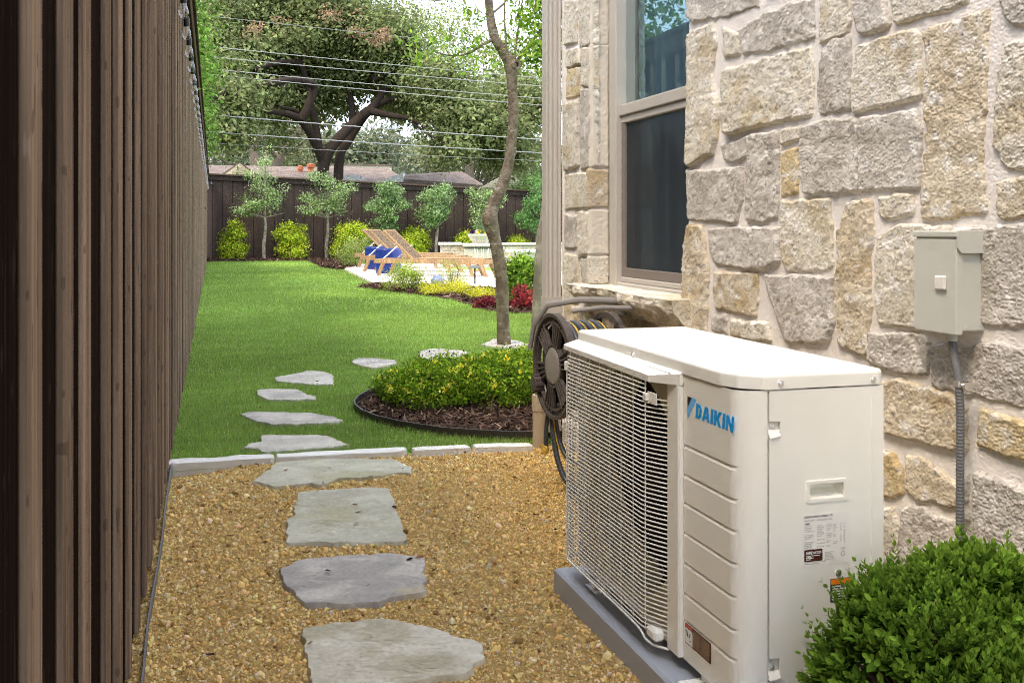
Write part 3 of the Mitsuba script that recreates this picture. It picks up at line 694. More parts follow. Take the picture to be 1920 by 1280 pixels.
part('pane', pane(1.503, ZT - .06, 1.655), 'glass', wn)
part('pane', pane(.80, 1.43, 1.672), 'glass', wn)
# sill: one long rough slab
sm = trimesh.creation.box(extents=(.20, 1.03, .10))
sm = trimesh.Trimesh(*trimesh.remesh.subdivide_to_size(sm.vertices, sm.faces, .022))
sm.merge_vertices()
v = np.array(sm.vertices)
front = smst(.02, -.10, v[:, 0])
low = smst(.03, -.05, v[:, 2])
v[:, 0] += front * (.030 * F3(v[:, 1], v[:, 2], 9, 71) + .016 * F3(v[:, 1], v[:, 2], 40, 72)) + .045 * low * front
v[:, 2] += low * (.030 * F3(v[:, 1], v[:, 0], 5, 73) + .012 * F3(v[:, 1], v[:, 0], 30, 74)) + .005 * F3(v[:, 1], v[:, 0], 12, 75) - .022 * smst(.2, .51, np.abs(v[:, 1])) * 0 + .02 * smst(.1, .5, v[:, 1]) * low
v[:, 0] -= .012 * front
v += (1.57, 3.60, .704)
part('sill', trimesh.Trimesh(v, sm.faces, process=False), 'stone_cream', house, smooth=60)
# downspout, a ribbed square pipe
def spout(z0, z1, k=0):
    x0, x1, y0, y1 = 1.474 - k, 1.548 + k, 4.44 - k, 4.505 + k
    pr = [(x0 + .004, y0)]
    for t in (.2, .5, .8):
        xx = x0 + t * (x1 - x0)
        pr += [(xx - .008, y0), (xx - .004, y0 + .005), (xx + .004, y0 + .005), (xx + .008, y0)]
    pr += [(x1 - .004, y0), (x1, y0 + .004), (x1, y1), (x0, y1), (x0, y0 + .004)]
    return extr(pr, z0, z1)
ds = part('downspout', spout(.63, ZH), 'taupe', house)
part('outlet_collar', extr(Polygon([(1.470, 4.436), (1.552, 4.436), (1.552, 4.51), (1.470, 4.51)]), .60, .674), 'taupe', ds)
part('outlet_pipe', cat(tube([(1.511, 4.474, .60), (1.511, 4.474, .05)], .043, 20)), 'taupe', ds, smooth=40)

# ------------------------------------------------------------------ electrical box and conduit
eb = thing('electrical_box', 'small grey green metal disconnect box mounted on the stone wall', 'electrical box')
bx0, bx1, by0, by1, bz0, bz1 = 1.475, 1.552, 1.752, 1.884, .778, .990
part('case', rbox(bx0 + .004, bx1 + .015, by0 + .003, by1 - .002, bz0 + .003, bz1 - .004, .003), 'box_paint', eb)
part('door', cat(rbox(bx0, bx0 + .012, by0, by1, bz0 - .004, bz1 - .016, .002), rbox(bx0 + .0005, bx0 + .016, by0 + .0005, by0 + .003, bz0 - .003, bz1 - .017, .0005)), 'box_paint', eb)
part('hood', cat(rbox(bx0 - .003, bx1 + .012, by0 - .003, by1 + .003, bz1 - .013, bz1, .002)), 'box_paint', eb)
flap = extr([(0, 0), (.010, -.012), (.068, -.012), (.078, 0), (.078, .034), (0, .034)], 0, .003)
part('side_flap', onto(flap, (bx0 - .002, by0 - .0035, bz1 - .034), (1, 0, 0), (0, 0, 1)), 'box_paint', eb)
part('latch', rbox(bx0 - .008, bx0 - .0005, 1.778, 1.811, .866, .896, .003), 'knob_paint', eb)
part('screw', onto(trimesh.creation.icosphere(subdivisions=2, radius=.0022), (1.503, by0 + .003, .79), (1, 0, 0), (0, 0, 1)), 'box_paint', eb, smooth=True)
part('conduit_fitting', tube([(1.505, 1.80, .78), (1.505, 1.80, .757)], .012, 12), 'box_paint', eb, smooth=40)
part('conduit_fitting', tube([(1.528, 1.84, .78), (1.528, 1.84, .765)], .012, 12), 'box_paint', eb, smooth=40)
cd = thing('conduit', 'ribbed grey flexible conduit running down the stone wall from the metal box', 'conduit')
cp = spline([(1.505, 1.80, .765), (1.503, 1.793, .735), (1.500, 1.778, .69), (1.500, 1.773, .665), (1.502, 1.772, .60), (1.502, 1.773, .4), (1.502, 1.775, .2), (1.51, 1.78, .03)], 420)
part('tube', tube(cp, .0085 + .0008 * np.sin(np.arange(420) * 1.57) * (cp[:, 2] < .665), 10), 'conduit_grey', cd, smooth=True)
st = part('strap', cat(tube([(1.500, 1.773, .676), (1.500, 1.773, .664)], .0105, 14), box(1.495, 1.512, 1.750, 1.766, .664, .676)), 'galv', cd)
part('strap_screw', onto(trimesh.creation.icosphere(subdivisions=2, radius=.0035), (1.494, 1.757, .67), (0, -1, 0), (0, 0, 1)), 'galv', cd, smooth=True)
# ------------------------------------------------------------------ heat pump on its pad
pad = hull([(x_, y_, z_) for x_ in (.893, 1.36) for y_ in (1.30, 2.625) for z_ in (-.04, .062)] + [(x_, y_, .068) for x_ in (.900, 1.353) for y_ in (1.307, 2.618)])
part('equipment_pad', pad, 'pad', label='grey plastic equipment pad under the outdoor heat pump unit', category='equipment pad')
ac = thing('heat_pump', 'cream outdoor heat pump unit with a white fan grille and blue lettering', 'air conditioner')
FX, SY, BX, FY, Z0, Z1 = .945, 1.70, 1.259, 2.575, .096, .690
# front panel and rounded corner with seven shallow grooves
path = [(FX, y_) for y_ in np.linspace(1.934, 1.741, 24)] + [(FX + .058 - .058 * math.cos(t), SY + .040 - .040 * math.sin(t)) for t in np.linspace(.06, math.pi / 2, 18)]
path = np.array(path + [(1.0045, SY)])
tn = unit(np.gradient(path, axis=0))
nrm = np.column_stack([tn[:, 1], -tn[:, 0]])
GZ = [.544, .482, .423, .361, .298, .235, .179]
zs = sorted(set([Z0, Z1] + list(np.linspace(Z0, Z1, 12)) + [g + d for g in GZ for d in (-.0075, -.0055, -.001, .0005, .002)]))
pv = []
for (x_, y_), (nx, ny) in zip(path, nrm):
    for z_ in zs:
        d = 0
        for g in GZ:
            if -.0076 < z_ - g < .0021:
                d = .0042 * np.interp(z_ - g, [-.0075, -.0055, -.001, .0005, .002], [0, .35, 1, 1, 0]) * float(smst(1.718, 1.730, y_))
        pv.append((x_ - nx * d if True else 0, y_ - ny * d, z_))
pv = np.array(pv)
# outward normal of the front is -x
if nrm[0][0] > 0:
    pv = np.array([(a, b, c_) for a, b, c_ in pv])
    for i_, (nx, ny) in enumerate(nrm):
        for j_, z_ in enumerate(zs):
            q = pv[i_ * len(zs) + j_]
            base = path[i_]
            q[:2] = base + (base - q[:2])
q = grid_faces(len(path), len(zs))
part('front_panel', trimesh.Trimesh(pv, np.vstack([q[:, [0, 2, 1]], q[:, [0, 3, 2]]]), process=False), 'ac_paint', ac, smooth=11)
# fan bezel with its round opening
bz = Polygon([(1.936, Z0), (2.575, Z0), (2.575, Z1), (1.936, Z1)]).difference(Point(2.262, .395).buffer(.266, 48))
bm = extr(bz, 0, .012)
part('fan_bezel', onto(bm, (FX + .022, 0, 0), (0, 1, 0), (0, 0, 1)), 'ac_inside', ac)
part('bell_mouth', onto(trimesh.creation.annulus(.2655, .270, .10, sections=64), (FX + .075, 2.262, .395), (0, 1, 0), (0, 0, 1)), 'ac_inside', ac, smooth=40)
fan = part('fan', onto(lathe([(0, -.03), (.05, -.03), (.062, -.02), (.062, .05), (0, .05)], (0, 0, 0), 24), (FX + .10, 2.262, .395), (0, 1, 0), (0, 0, 1)), 'fan_dark', ac, smooth=40)
for k in range(3):
    g = np.linspace(0, 1.5, 12)
    bv = []
    for r_ in np.linspace(.055, .25, 8):
        for t in g:
            a_ = t * (.6 + .8 * r_ / .25) + k * 2.094 + 1.2 * r_
            bv.append((r_ * math.cos(a_), r_ * math.sin(a_), .045 - .05 * t))
    q = grid_faces(8, 12)
    part('fan_blade', onto(trimesh.Trimesh(np.array(bv), np.vstack([q[:, [0, 1, 2]], q[:, [0, 2, 3]]]), process=False), (FX + .10, 2.262, .395), (0, 1, 0), (0, 0, 1)), 'fan_dark', fan, smooth=True)
part('coil', cat(box(BX - .06, BX - .05, 1.94, 2.57, Z0 + .01, Z1), box(FX + .04, BX - .06, 2.55, 2.56, Z0 + .01, Z1), box(FX + .036, BX - .06, 1.9345, 1.938, Z0 + .01, Z1), box(FX + .036, BX - .06, 1.938, 2.55, Z1 - .006, Z1 - .002)), 'fan_dark', ac)
part('cabinet', cat(box(BX - .004, BX, SY + .004, FY, Z0, Z1), box(FX + .001, BX - .004, FY - .004, FY, Z0, Z1), box(FX + .004, BX - .005, SY + .006, FY - .005, Z0, Z0 + .006),
                    box(FX + .03, BX - .06, 1.930, 1.934, Z0 + .01, Z1 - .001)), 'ac_paint', ac)
part('foot', cat(box(.925, .965, 2.40, 2.47, .069, .073), box(.955, 1.28, 2.405, 2.465, .073, .095)), 'galv', ac)
part('foot_bolt', tube([(.938, 2.435, .073), (.938, 2.435, .083)], .007, 6), 'galv', ac)
part('foot', cat(rbox(.905, .965, 1.80, 1.885, .069, .076, .003), box(.955, 1.28, 1.81, 1.875, .073, .095)), 'ac_wire', ac)
# lid
def lidpoly(d):
    P = Polygon([(FX - .004, FY + .004), (FX - .004, SY + .07), (FX + .012, SY + .030), (FX + .052, SY - .004), (BX + .004, SY - .004), (BX + .004, FY + .004)])
    return np.array(P.buffer(-.02).buffer(.02 - d, 6).exterior.coords)
lv = np.vstack([np.column_stack([lidpoly(.0), np.full(len(lidpoly(.0)), Z1 + .002)])] + [np.column_stack([lidpoly(.008 * (1 - math.cos(t))), np.full(len(lidpoly(.008 * (1 - math.cos(t)))), .713 + .008 * math.sin(t))]) for t in np.linspace(0, 1.5, 5)])
part('lid', hull(lv), 'ac_paint', ac, smooth=25)
def screw(x_, y_, z_, face, r_=.0042, par=None):
    ax, ay = ((0, -1, 0), (0, 0, 1)) if face == 'f' else ((1, 0, 0), (0, 0, 1))
    p_ = part('screw', onto(lathe([(r_ * 1.6, -.001), (r_ * 1.6, .0012), (r_, .0014), (r_ * .9, .0036), (0, .0042)], (0, 0, 0), 14), (x_, y_, z_), ax, ay), 'galv', par or ac, smooth=50)
screw(FX - .004, 2.19, .7005, 'f'); screw(1.030, SY - .004, .7025, 's'); screw(1.234, SY - .004, .7015, 's')
# side panel
hole = shapely.box(1.092, .478, 1.170, .507).buffer(.002)
sp = Polygon([(1.007, .602), (1.031, .602), (1.031, .632), (1.007, .632), (1.007, Z1 - .001), (BX, Z1 - .001), (BX, .100), (1.031, .100), (1.031, .180), (1.007, .185)])
sp = Polygon([(1.007, .100), (1.007, .138), (1.030, .145), (1.030, .182), (1.007, .184), (1.007, .602), (1.031, .604), (1.031, .630), (1.007, .632), (1.007, Z1 - .001), (BX, Z1 - .001), (BX, .100)]).difference(hole)
sd_ = part('side_panel', onto(extr(sp, 0, .0045), (0, SY + .0025, 0), (1, 0, 0), (0, 0, 1)), 'ac_paint', ac)
part('panel_backing', cat(box(1.005, 1.090, SY + .006, SY + .010, Z0, Z1), box(1.172, BX - .004, SY + .006, SY + .010, Z0, Z1)), 'ac_paint', ac)
part('panel_bead', rbox(1.2305, 1.2335, SY - .0030, SY - .0018, .11, .668, .0004), 'ac_paint', ac)
fr = shapely.box(1.0885, .4745, 1.1735, .5105).buffer(.003).difference(shapely.box(1.0955, .481, 1.1665, .504).buffer(.003))
hd = part('handle', onto(extr(fr, 0, .0055), (0, SY + .0015, 0), (1, 0, 0), (0, 0, 1)), 'ac_wire', ac)
part('handle_pocket', cat(box(1.091, 1.171, SY + .036, SY + .038, .476, .509), box(1.089, 1.092, SY + .004, SY + .038, .476, .509), box(1.170, 1.173, SY + .004, SY + .038, .476, .509), box(1.089, 1.173, SY + .004, SY + .038, .508, .511), hull([(1.089, SY + .003, .474), (1.173, SY + .003, .474), (1.089, SY + .038, .476), (1.173, SY + .038, .476), (1.089, SY + .003, .479), (1.173, SY + .003, .479), (1.089, SY + .038, .490), (1.173, SY + .038, .490)])), 'ac_wire', hd)
for zc in (.617, .160):
    tb = part('panel_tab', hull([(1.0065, SY + .004, zc - .018), (1.030, SY + .004, zc - .016), (1.0065, SY + .004, zc - .002), (1.030, SY + .004, zc - .002), (1.007, SY - .006, zc - .017), (1.0295, SY - .006, zc - .013), (1.007, SY + .001, zc - .008), (1.0295, SY + .001, zc - .009)]), 'ac_wire', ac)
    screw(1.017, SY + .0055, zc + .003, 's', .0036, tb)
screw(1.157, SY - .002, .332, 's')
# hood over the grille, post, and the welded wire grille
fx = .902
Hd = []
sect = lambda x_, zt, zb, y_: [(FX, y_, .6965), (x_ + .004, y_, zt), (x_, y_, zt - .003), (x_, y_, zb), (x_ + .006, y_, zb), (FX, y_, zb + .006)]
part('grille_hood', cat(hull(sect(fx, .685, .671, 2.570) + sect(fx, .681, .664, 2.02)), hull(sect(fx, .681, .664, 2.0199) + sect(.9365, .694, .667, 1.9345))), 'ac_paint', ac)
part('hood_slot', cat(rbox(.925, .929, 2.29, 2.54, .690, .6915, .0003), rbox(.925, .929, 1.96, 2.20, .6895, .6905, .0003)), 'ac_wire', ac)
part('grille_post', rbox(.9335, FX + .02, 1.936, 1.992, .096, .6665, .003), 'ac_paint', ac)
wires = []
nw = 55
for i_ in range(nw):
    z_ = .122 + i_ * (.655 - .122) / (nw - 1)
    pts = [(FX + .01, 2.566, z_), (.915, 2.560, z_), (.9055, 2.545, z_), (.905, 2.30, z_), (.905, 2.060, z_), (.908, 2.045, z_), (.922, 2.015, z_), (.937, 1.988, z_)]
    if z_ > .628:
        pts = pts[:6]
    wires.append(tube(pts, .0018, 6, False))
for y_ in (2.535, 2.515, 2.465, 2.395, 2.325, 2.255, 2.185, 2.115, 2.048):
    wires.append(tube([(.9085, y_,   .118), (.9085, y_, .672)], .0015, 6))
bot = [(FX + .01, 2.568, .116), (.912, 2.562, .116), (.903, 2.545, .116), (.9035, 2.2, .116), (.9045, 2.07, .112), (.906, 2.045, .100), (.915, 2.02, .094), (.9365, 1.988, .094)]
wires.append(tube(spline(bot, 30), .0028, 6))
wires += [tube([(.907, 2.558, .118), (.907, 2.558, .64)], .0022, 6)]
part('fan_grille', cat(*wires), 'ac_wire', ac, smooth=True)
part('grille_clip', cat(rbox(.911, .914, 1.998, 2.043, .615, .640, .001), rbox(.9035, .9115, 2.036, 2.052, .620, .636, .001)), 'ac_wire', ac)
part('grille_clip', cat(rbox(.900, .912, 2.550, 2.564, .615, .640, .003)), 'ac_wire', ac)
part('grille_clip', cat(rbox(.907, .935, 2.000, 2.045, .106, .132, .006)), 'ac_wire', ac)
# blue badge and lettering on the front
FA, UP = (0, -1, 0), (0, 0, 1)
def on_front(m, y_, z_, d=.0004):
    return onto(m, (FX - d, y_, z_), FA, UP)
def on_side(m, x_, z_, d=.0004):
    return onto(m, (x_, SY - .002 - d, z_), (1, 0, 0), UP)
def fit(text, w_, h_, bold=True, depth=.0005):
    t = meshkit.text_mesh(text, h_, depth, bold)
    b = t.bounds
    t.apply_translation((-b[0][0], -b[0][1], 0))
    t.apply_scale((w_ / (b[1][0] - b[0][0]), h_ / (b[1][1] - b[0][1]), 1))
    return t
def heavy_letters():
    h = 1.0
    D = Polygon([(0, 0), (.30, 0), (.48, .10), (.56, .30), (.56, .70), (.48, .90), (.30, 1), (0, 1)]).difference(Polygon([(.22, .19), (.27, .19), (.34, .30), (.34, .70), (.27, .81), (.22, .81)]))
    A = Polygon([(0, 0), (.22, 0), (.26, .18), (.46, .18), (.50, 0), (.72, 0), (.50, 1), (.22, 1)]).difference(Polygon([(.295, .36), (.425, .36), (.36, .74)]))
    I = shapely.box(0, 0, .23, 1)
    K = shapely.union_all([shapely.box(0, 0, .23, 1), Polygon([(.22, .56), (.42, 1), (.68, 1), (.42, .52), (.70, 0), (.44, 0), (.22, .44)])])
    N = shapely.union_all([shapely.box(0, 0, .20, 1), shapely.box(.48, 0, .68, 1), Polygon([(0, 1), (.22, 1), (.68, 0), (.46, 0)])])
    out, x_ = [], 0
    for g_, w_ in ((D, .56), (A, .72), (I, .23), (K, .70), (I, .23), (N, .68)):
        out.append(shapely.affinity.affine_transform(g_, [1, .10, 0, 1, x_, 0]))
        x_ += w_ + .085
    s_ = .160 / x_
    return shapely.affinity.scale(shapely.union_all(out), s_ * 1.0, .0300, origin=(0, 0))
import shapely.affinity
part('lettering', on_front(extr(heavy_letters(), 0, .0005), 1.879, .6095), 'logo_blue', ac, label='blue letters reading DAIKIN on the front panel')
part('badge', on_front(extr([(0, 0), (.0195, 0), (0, -.0235)], 0, .0005), 1.9155, .6475), 'print_black', ac, label='black triangle beside the blue lettering')
part('badge', on_front(extr([(.0215, 0), (.041, 0), (.001, -.047), (0, -.047), (0, -.0255)], 0, .0005), 1.9155, .6475), 'logo_sky', ac, label='light blue slanted bar beside the lettering')
# warning label low on the front
wl = part('warning_label', on_front(extr([(0, 0), (.114, 0), (.114, .041), (0, .041)], 0, .0005), 1.926, .134), 'print_brown', ac, label='brown warning label with red corner low on the front panel')
part('red_field', on_front(extr([(.002, .034), (.034, .034), (.034, .0395), (.002, .0395)], 0, .0004), 1.926, .134, .001), 'print_red', wl)
part('white_field', on_front(extr([(.002, .002), (.034, .002), (.034, .032), (.002, .032)], 0, .0004), 1.926, .134, .001), 'print_white', wl)
part('pictogram', on_front(cat(extr([(.006, .029), (.011, .027), (.017, .017), (.014, .014), (.009, .019)], 0, .0003), extr([(.019, .015), (.022, .015), (.026, .026), (.023, .026)], 0, .0003), extr([(.022, .011), (.028, .0125), (.028, .010), (.022, .009)], 0, .0003)), 1.926, .134, .0015), 'print_black', wl)
rg = np.random.default_rng(8)
rows = []
for cx0, cx1 in ((.037, .070), (.074, .111)):
    for k in range(10):
        a_ = cx0
        while a_ < cx1 - .006:
            b_ = min(a_ + rg.uniform(.004, .010), cx1)
            rows.append(extr([(a_, .004 + k * .0035), (b_, .004 + k * .0035), (b_, .0055 + k * .0035), (a_, .0055 + k * .0035)], 0, .0003))
            a_ = b_ + .0012
part('small_print', on_front(cat(*rows), 1.926, .134, .001), 'print_tan', wl)
# rating plate on the side
rp = part('rating_plate', on_side(extr([(0, 0), (.104, 0), (.104, .100), (0, .100)], 0, .0003), 1.077, .350), 'plate_paper', ac, label='pale rating plate with small print on the side panel')
tx = [fit('DAIKIN INDUSTRIES, LTD', .062, .0040)]
tx[0].apply_translation((.005, .0925, 0))
t2 = fit('MODEL', .011, .0026); t2.apply_translation((.007, .0805, 0)); tx.append(t2)
part('plate_title', on_side(cat(*tx), 1.077, .350, .0008), 'print_black', rp)
t3 = fit('HEAT PUMP OUTDOOR SECTION', .060, .0030, False); t3.apply_translation((.005, .0865, 0))
rows = [t3]
for k in range(13):
    for c0, c1 in ((.005, .028), (.032, .05), (.053, .066), (.068, .078), (.083, .088), (.091, .096)):
        if rg.random() < .72:
            L_ = rg.uniform(.55, 1) * (c1 - c0)
            z_ = .0765 - k * .0034
            rows.append(extr([(c0, z_), (c0 + L_, z_), (c0 + L_, z_ + .0013), (c0, z_ + .0013)], 0, .0002))
for k in range(6):
    rows.append(extr([(.050, .024 - k * .0028), (.050 + rg.uniform(.014, .024), .024 - k * .0028), (.064, .0252 - k * .0028), (.050, .0252 - k * .0028)], 0, .0002))
for k in range(2):
    rows.append(extr([(.006, .0075 - k * .003), (.052 - k * .015, .0075 - k * .003), (.052 - k * .015, .0087 - k * .003), (.006, .0087 - k * .003)], 0, .0002))
part('small_print', on_side(cat(*rows), 1.077, .350, .0008), 'print_grey', rp)
ce = part('certified_mark', on_side(extr(shapely.box(.006, .011, .043, .031).buffer(.0015), 0, .0003), 1.077, .350, .0008), 'print_brown', rp)
ta, tb = fit('AHRI', .014, .0055), fit('CERTIFIED', .018, .0042, False)
ta.apply_translation((.008, .0235, 0)); tb.apply_translation((.0235, .0240, 0))
bars = [extr([(.008, z_), (.008 + w_, z_), (.008 + w_, z_ + .0011), (.008, z_ + .0011)], 0, .0003) for z_, w_ in ((.020, .03), (.0175, .012), (.0155, .016), (.013, .010))]
part('lettering', on_side(cat(ta, tb, *bars), 1.077, .350, .0013), 'print_white', ce)
tt = fit('C US', .010, .004, True)
tt.apply_translation((.085, .027, 0))
part('mark', on_side(cat(tt, onto(trimesh.creation.annulus(.0038, .0050, .0003), (.090, .0185, 0), (1, 0, 0), (0, 1, 0))), 1.077, .350, .0008), 'print_grey', rp)
w2 = part('warning_label', on_side(extr([(0, 0), (.050, 0), (.050, .045), (0, .045)], 0, .0004), 1.139, .277), 'print_black', ac, label='black and orange warning label behind the boxwood leaves')
part('orange_field', on_side(extr([(.001, .034), (.049, .034), (.049, .044), (.001, .044)], 0, .0003), 1.139, .277, .001), 'print_orange', w2)
rows = []
for k in range(6):
    rows.append(extr([(.003, .004 + k * .005), (.003 + rg.uniform(.03, .044), .004 + k * .005), (.04, .0062 + k * .005), (.003, .0062 + k * .005)], 0, .0003))
part('small_print', on_side(cat(*rows), 1.139, .277, .001), 'print_white', w2)

# ------------------------------------------------------------------ hose reel, tan pipe
hr = thing('hose_reel', 'brown wall mounted garden hose reel with spoked disc between wall and lawn', 'hose reel')
RC, RX = np.array([1.20, 3.52, .488]), 0
ra, rb = np.array([math.sin(.05), -math.cos(.05), 0]), np.array([0, 0, 1.0])   # the disc's plane; its normal points to -x
def disc(m, d=0):
    return onto(m, RC - np.cross(ra, rb) * -d, ra, rb)
R_ = .193
def ring(r0, r1, h, z=0, n=56):
    m_ = trimesh.creation.annulus(r0, r1, h, sections=n)
    m_.apply_translation((0, 0, z))
    return m_
dk = part('front_disc', disc(cat(ring(R_ - .012, R_, .026), ring(R_ - .034, R_ - .012, .008, -.004), ring(R_ - .036, R_ - .030, .016), ring(.072, .080, .018))), 'reel_brown', hr, smooth=40)
for k in range(6):
    g = k * math.pi / 3 + .26
    c_, s_ = math.cos(g), math.sin(g)
    q = lambda r_, t_: (r_ * c_ - t_ * s_, r_ * s_ + t_ * c_)
    web = Polygon([q(.072, -.022), q(.165, -.036), q(.165, .036), q(.072, .022)])
    ribs = [Polygon([q(.070, t0), q(.166, t1), q(.166, t1 + .006), q(.070, t0 + .006)]) for t0, t1 in ((-.024, -.038), (.018, .032), (-.010, -.014), (.004, .008))]
    part('spoke', disc(cat(extr(web, -.006, .0), *[extr(b_, 0, .010) for b_ in ribs])), 'reel_brown', dk)
part('hub_plate', disc(lathe([(0, .014), (.060, .013), (.068, .008), (.070, -.01)], (0, 0, 0), 32)), 'reel_hub', dk, smooth=40)
part('drum', disc(lathe([(.085, -.20), (.085, -.01)], (0, 0, 0), 32)), 'reel_brown', hr, smooth=40)
part('back_disc', disc(cat(ring(R_ - .02, R_, .022, -.215), ring(.07, .09, .022, -.215), *[extr([(.08 * math.cos(g) - .014 * math.sin(g), .08 * math.sin(g) + .014 * math.cos(g)), (.18 * math.cos(g) - .02 * math.sin(g), .18 * math.sin(g) + .02 * math.cos(g)), (.18 * math.cos(g) + .02 * math.sin(g), .18 * math.sin(g) - .02 * math.cos(g)), (.08 * math.cos(g) + .014 * math.sin(g), .08 * math.sin(g) - .014 * math.cos(g))], -.22, -.21) for g in np.arange(6) * math.pi / 3])), 'reel_brown', hr, smooth=40)
arm = [(1.14, 3.52 + .215 * math.cos(t), .488 + .205 * math.sin(t)) for t in np.linspace(.1, 1.75, 18)]
part('bracket', cat(tube([(1.175, 3.74, .53), (1.185, 3.72, .62), (1.22, 3.66, .700), (1.32, 3.60, .722), (1.42, 3.56, .722), (1.52, 3.54, .715)], [.010, .011, .012, .012, .012, .012], 8), rbox(1.50, 1.545, 3.42, 3.66, .655, .735, .008), tube([(1.24, 3.44, .695), (1.34, 3.40, .708), (1.53, 3.40, .70)], .009, 8)), 'reel_frame', hr, smooth=40)
kn = lathe([(0, -.02), (.030, -.02), (.032, 0), (.030, .016), (.020, .020), (0, .018)], (0, 0, 0), 16)
part('crank_knob', cat(onto(kn, (1.178, 3.66, .405), tuple(ra), (0, 0, 1)), *[onto(box(.028, .035, -.004, .004, -.018, .014), (1.178, 3.66, .405), tuple(ra * math.cos(g) + rb * math.sin(g)), tuple(-ra * math.sin(g) + rb * math.cos(g))) for g in np.arange(10) * .628]), 'reel_brown', hr, smooth=40)
hs = thing('garden_hose', 'dark hose with yellow stripe wound on the brown reel and drooping to the gravel', 'hose')
coil = []
for k in range(9):
    r_ = .155 if k % 2 else .148
    d = -.022 - k * .019
    t = np.linspace(0, 2 * np.pi, 40)
    m_ = tube(np.column_stack([r_ * np.cos(t), r_ * np.sin(t), np.full(40, d)]), .0115, 8, False)
    part('coil', disc(m_), 'hose_dark', hs, smooth=True)
    if k % 2 == 0:
        part('stripe', disc(tube(np.column_stack([(r_ + .0095) * np.cos(t), (r_ + .0095) * np.sin(t), np.full(40, d + .004)]), .0045, 6, False)), 'hose_yellow', hs, smooth=True)
drop = spline([(1.215, 3.60, .38), (1.212, 3.58, .26), (1.217, 3.55, .16), (1.235, 3.50, .075), (1.27, 3.42, .03), (1.33, 3.30, .018), (1.42, 3.2, .018)], 60)
part('loop', tube(drop, .0105, 10), 'hose_dark', hs, smooth=True)
d2 = spline([(1.22, 3.58, .34), (1.228, 3.56, .22), (1.25, 3.50, .145), (1.30, 3.42, .125), (1.38, 3.34, .15)], 50)
part('loop', tube(d2, .010, 10), 'hose_dark', hs, smooth=True)
part('stripe', tube(d2 + np.array([-.006, -.003, -.0055]), .0048, 6), 'hose_yellow', hs, smooth=True)
d3 = spline([(1.225, 3.66, .30), (1.214, 3.66, .22), (1.213, 3.66, .18), (1.213, 3.655, .155)], 20)
part('loop', tube(d3, .009, 8), 'hose_dark', hs, smooth=True)
part('nozzle', cat(tube([(1.213, 3.655, .165), (1.206, 3.652, .150), (1.204, 3.651, .138)], [.012, .016, .011], 12), tube([(1.204, 3.655, .160), (1.192, 3.66, .172)], .006, 8)), 'hose_yellow', hs, smooth=40)
pp = thing('drain_pipe', 'short tan plastic standpipe at the end of the limestone kerb', 'pipe')
part('pipe', tube([(1.409, 4.345, -.05), (1.409, 4.345, .19)], .030, 24), 'pvc_tan', pp, smooth=40)
part('collar', lathe([(.030, .17), (.034, .172), (.034, .238), (.030, .243), (0, .243)], (1.409, 4.345, 0), 24), 'pvc_tan', pp, smooth=40)
part('cap', lathe([(.017, .243), (.017, .258), (.013, .266), (0, .268)], (1.405, 4.340, 0), 16), 'conduit_grey', pp, smooth=50)
# ------------------------------------------------------------------ pool terrace
def lounger(hx, hy, ang, label, L=2.30):
    t = thing('sun_lounger', label, 'sun lounger', 'teak loungers on the pool terrace')
    d = np.array([math.cos(ang), math.sin(ang), 0]); s = np.array([-d[1], d[0], 0])
    o = np.array([hx, hy, .05])
    def pc(m):
        return onto(m, o, d, s)
    WD = .62
    for q in (0, WD - .04):
        part('side_rail', pc(rbox(0, L, q, q + .035, .235, .325, .006)), 'teak', t)
    part('end_rail', pc(rbox(.0, .035, .036, WD - .041, .24, .32, .005)), 'teak', t)
    part('end_rail', pc(rbox(L - .035, L, .036, WD - .041, .24, .32, .005)), 'teak', t)
    for q in (0, WD - .04):
        for x0, x1 in ((.16, .06), (L - .42, L - .30), (L - .16, L - .04)):
            part('leg', pc(hull([(x0 + a, q + b, .25) for a in (0, .075) for b in (-.004, .039)] + [(x1 + a, q + b, 0) for a in (0, .065) for b in (-.004, .039)])), 'teak', t)
    part('stretcher', pc(box(L - .33, L - .15, .005, .030, .10, .135)), 'teak', t)
    for k in range(14):
        x_ = .84 + k * (L - .90) / 14
        part('slat', pc(rbox(x_, x_ + .075, .03, WD - .035, .326, .342, .004)), 'teak', t)
    ca, sa = math.cos(math.radians(138)), math.sin(math.radians(138))
    br = part('backrest', pc(onto(rbox(0, .80, .045, WD - .05, -.012, .014, .006), (.80, 0, .315), (ca, 0, sa), (0, 1, 0))), 'wicker', t)
    for q in (.03, WD - .075):
        part('backrest_rail', pc(onto(rbox(0, .80, q, q + .04, -.02, .022, .006), (.80, 0, .315), (ca, 0, sa), (0, 1, 0))), 'teak', br)
    part('head_bar', pc(onto(rbox(.785, .83, .03, WD - .035, -.024, .03, .010), (.80, 0, .315), (ca, 0, sa), (0, 1, 0))), 'teak', br)
    for q in (.05, WD - .09):
        part('prop', pc(tube([(.18 + q * .2, q, .33), (.48 + q * .2, q, .58)], .014, 6)), 'white_metal', t)
A_L = math.radians(-33)
lounger(2.97, 19.55, A_L, 'nearest teak lounger with raised wicker back, beside the yellow green shrubs')
lounger(2.98, 21.5, A_L, 'middle teak lounger between the two blue drum tables')
lounger(3.14, 23.6, A_L, 'furthest teak lounger, nearest the dark back fence')
def drum(x_, y_, lb):
    t = thing('side_table', lb, 'table', 'blue drum tables between the loungers')
    part('drum', lathe([(.24, 0), (.255, .01), (.262, .22), (.262, .46), (.25, .475)], (x_, y_, .05), 40), 'blue_glaze', t, smooth=40)
    part('top', lathe([(.25, .474), (.25, .492), (.24, .498), (0, .498)], (x_, y_, .05), 40), 'blue_glaze', t, smooth=40)
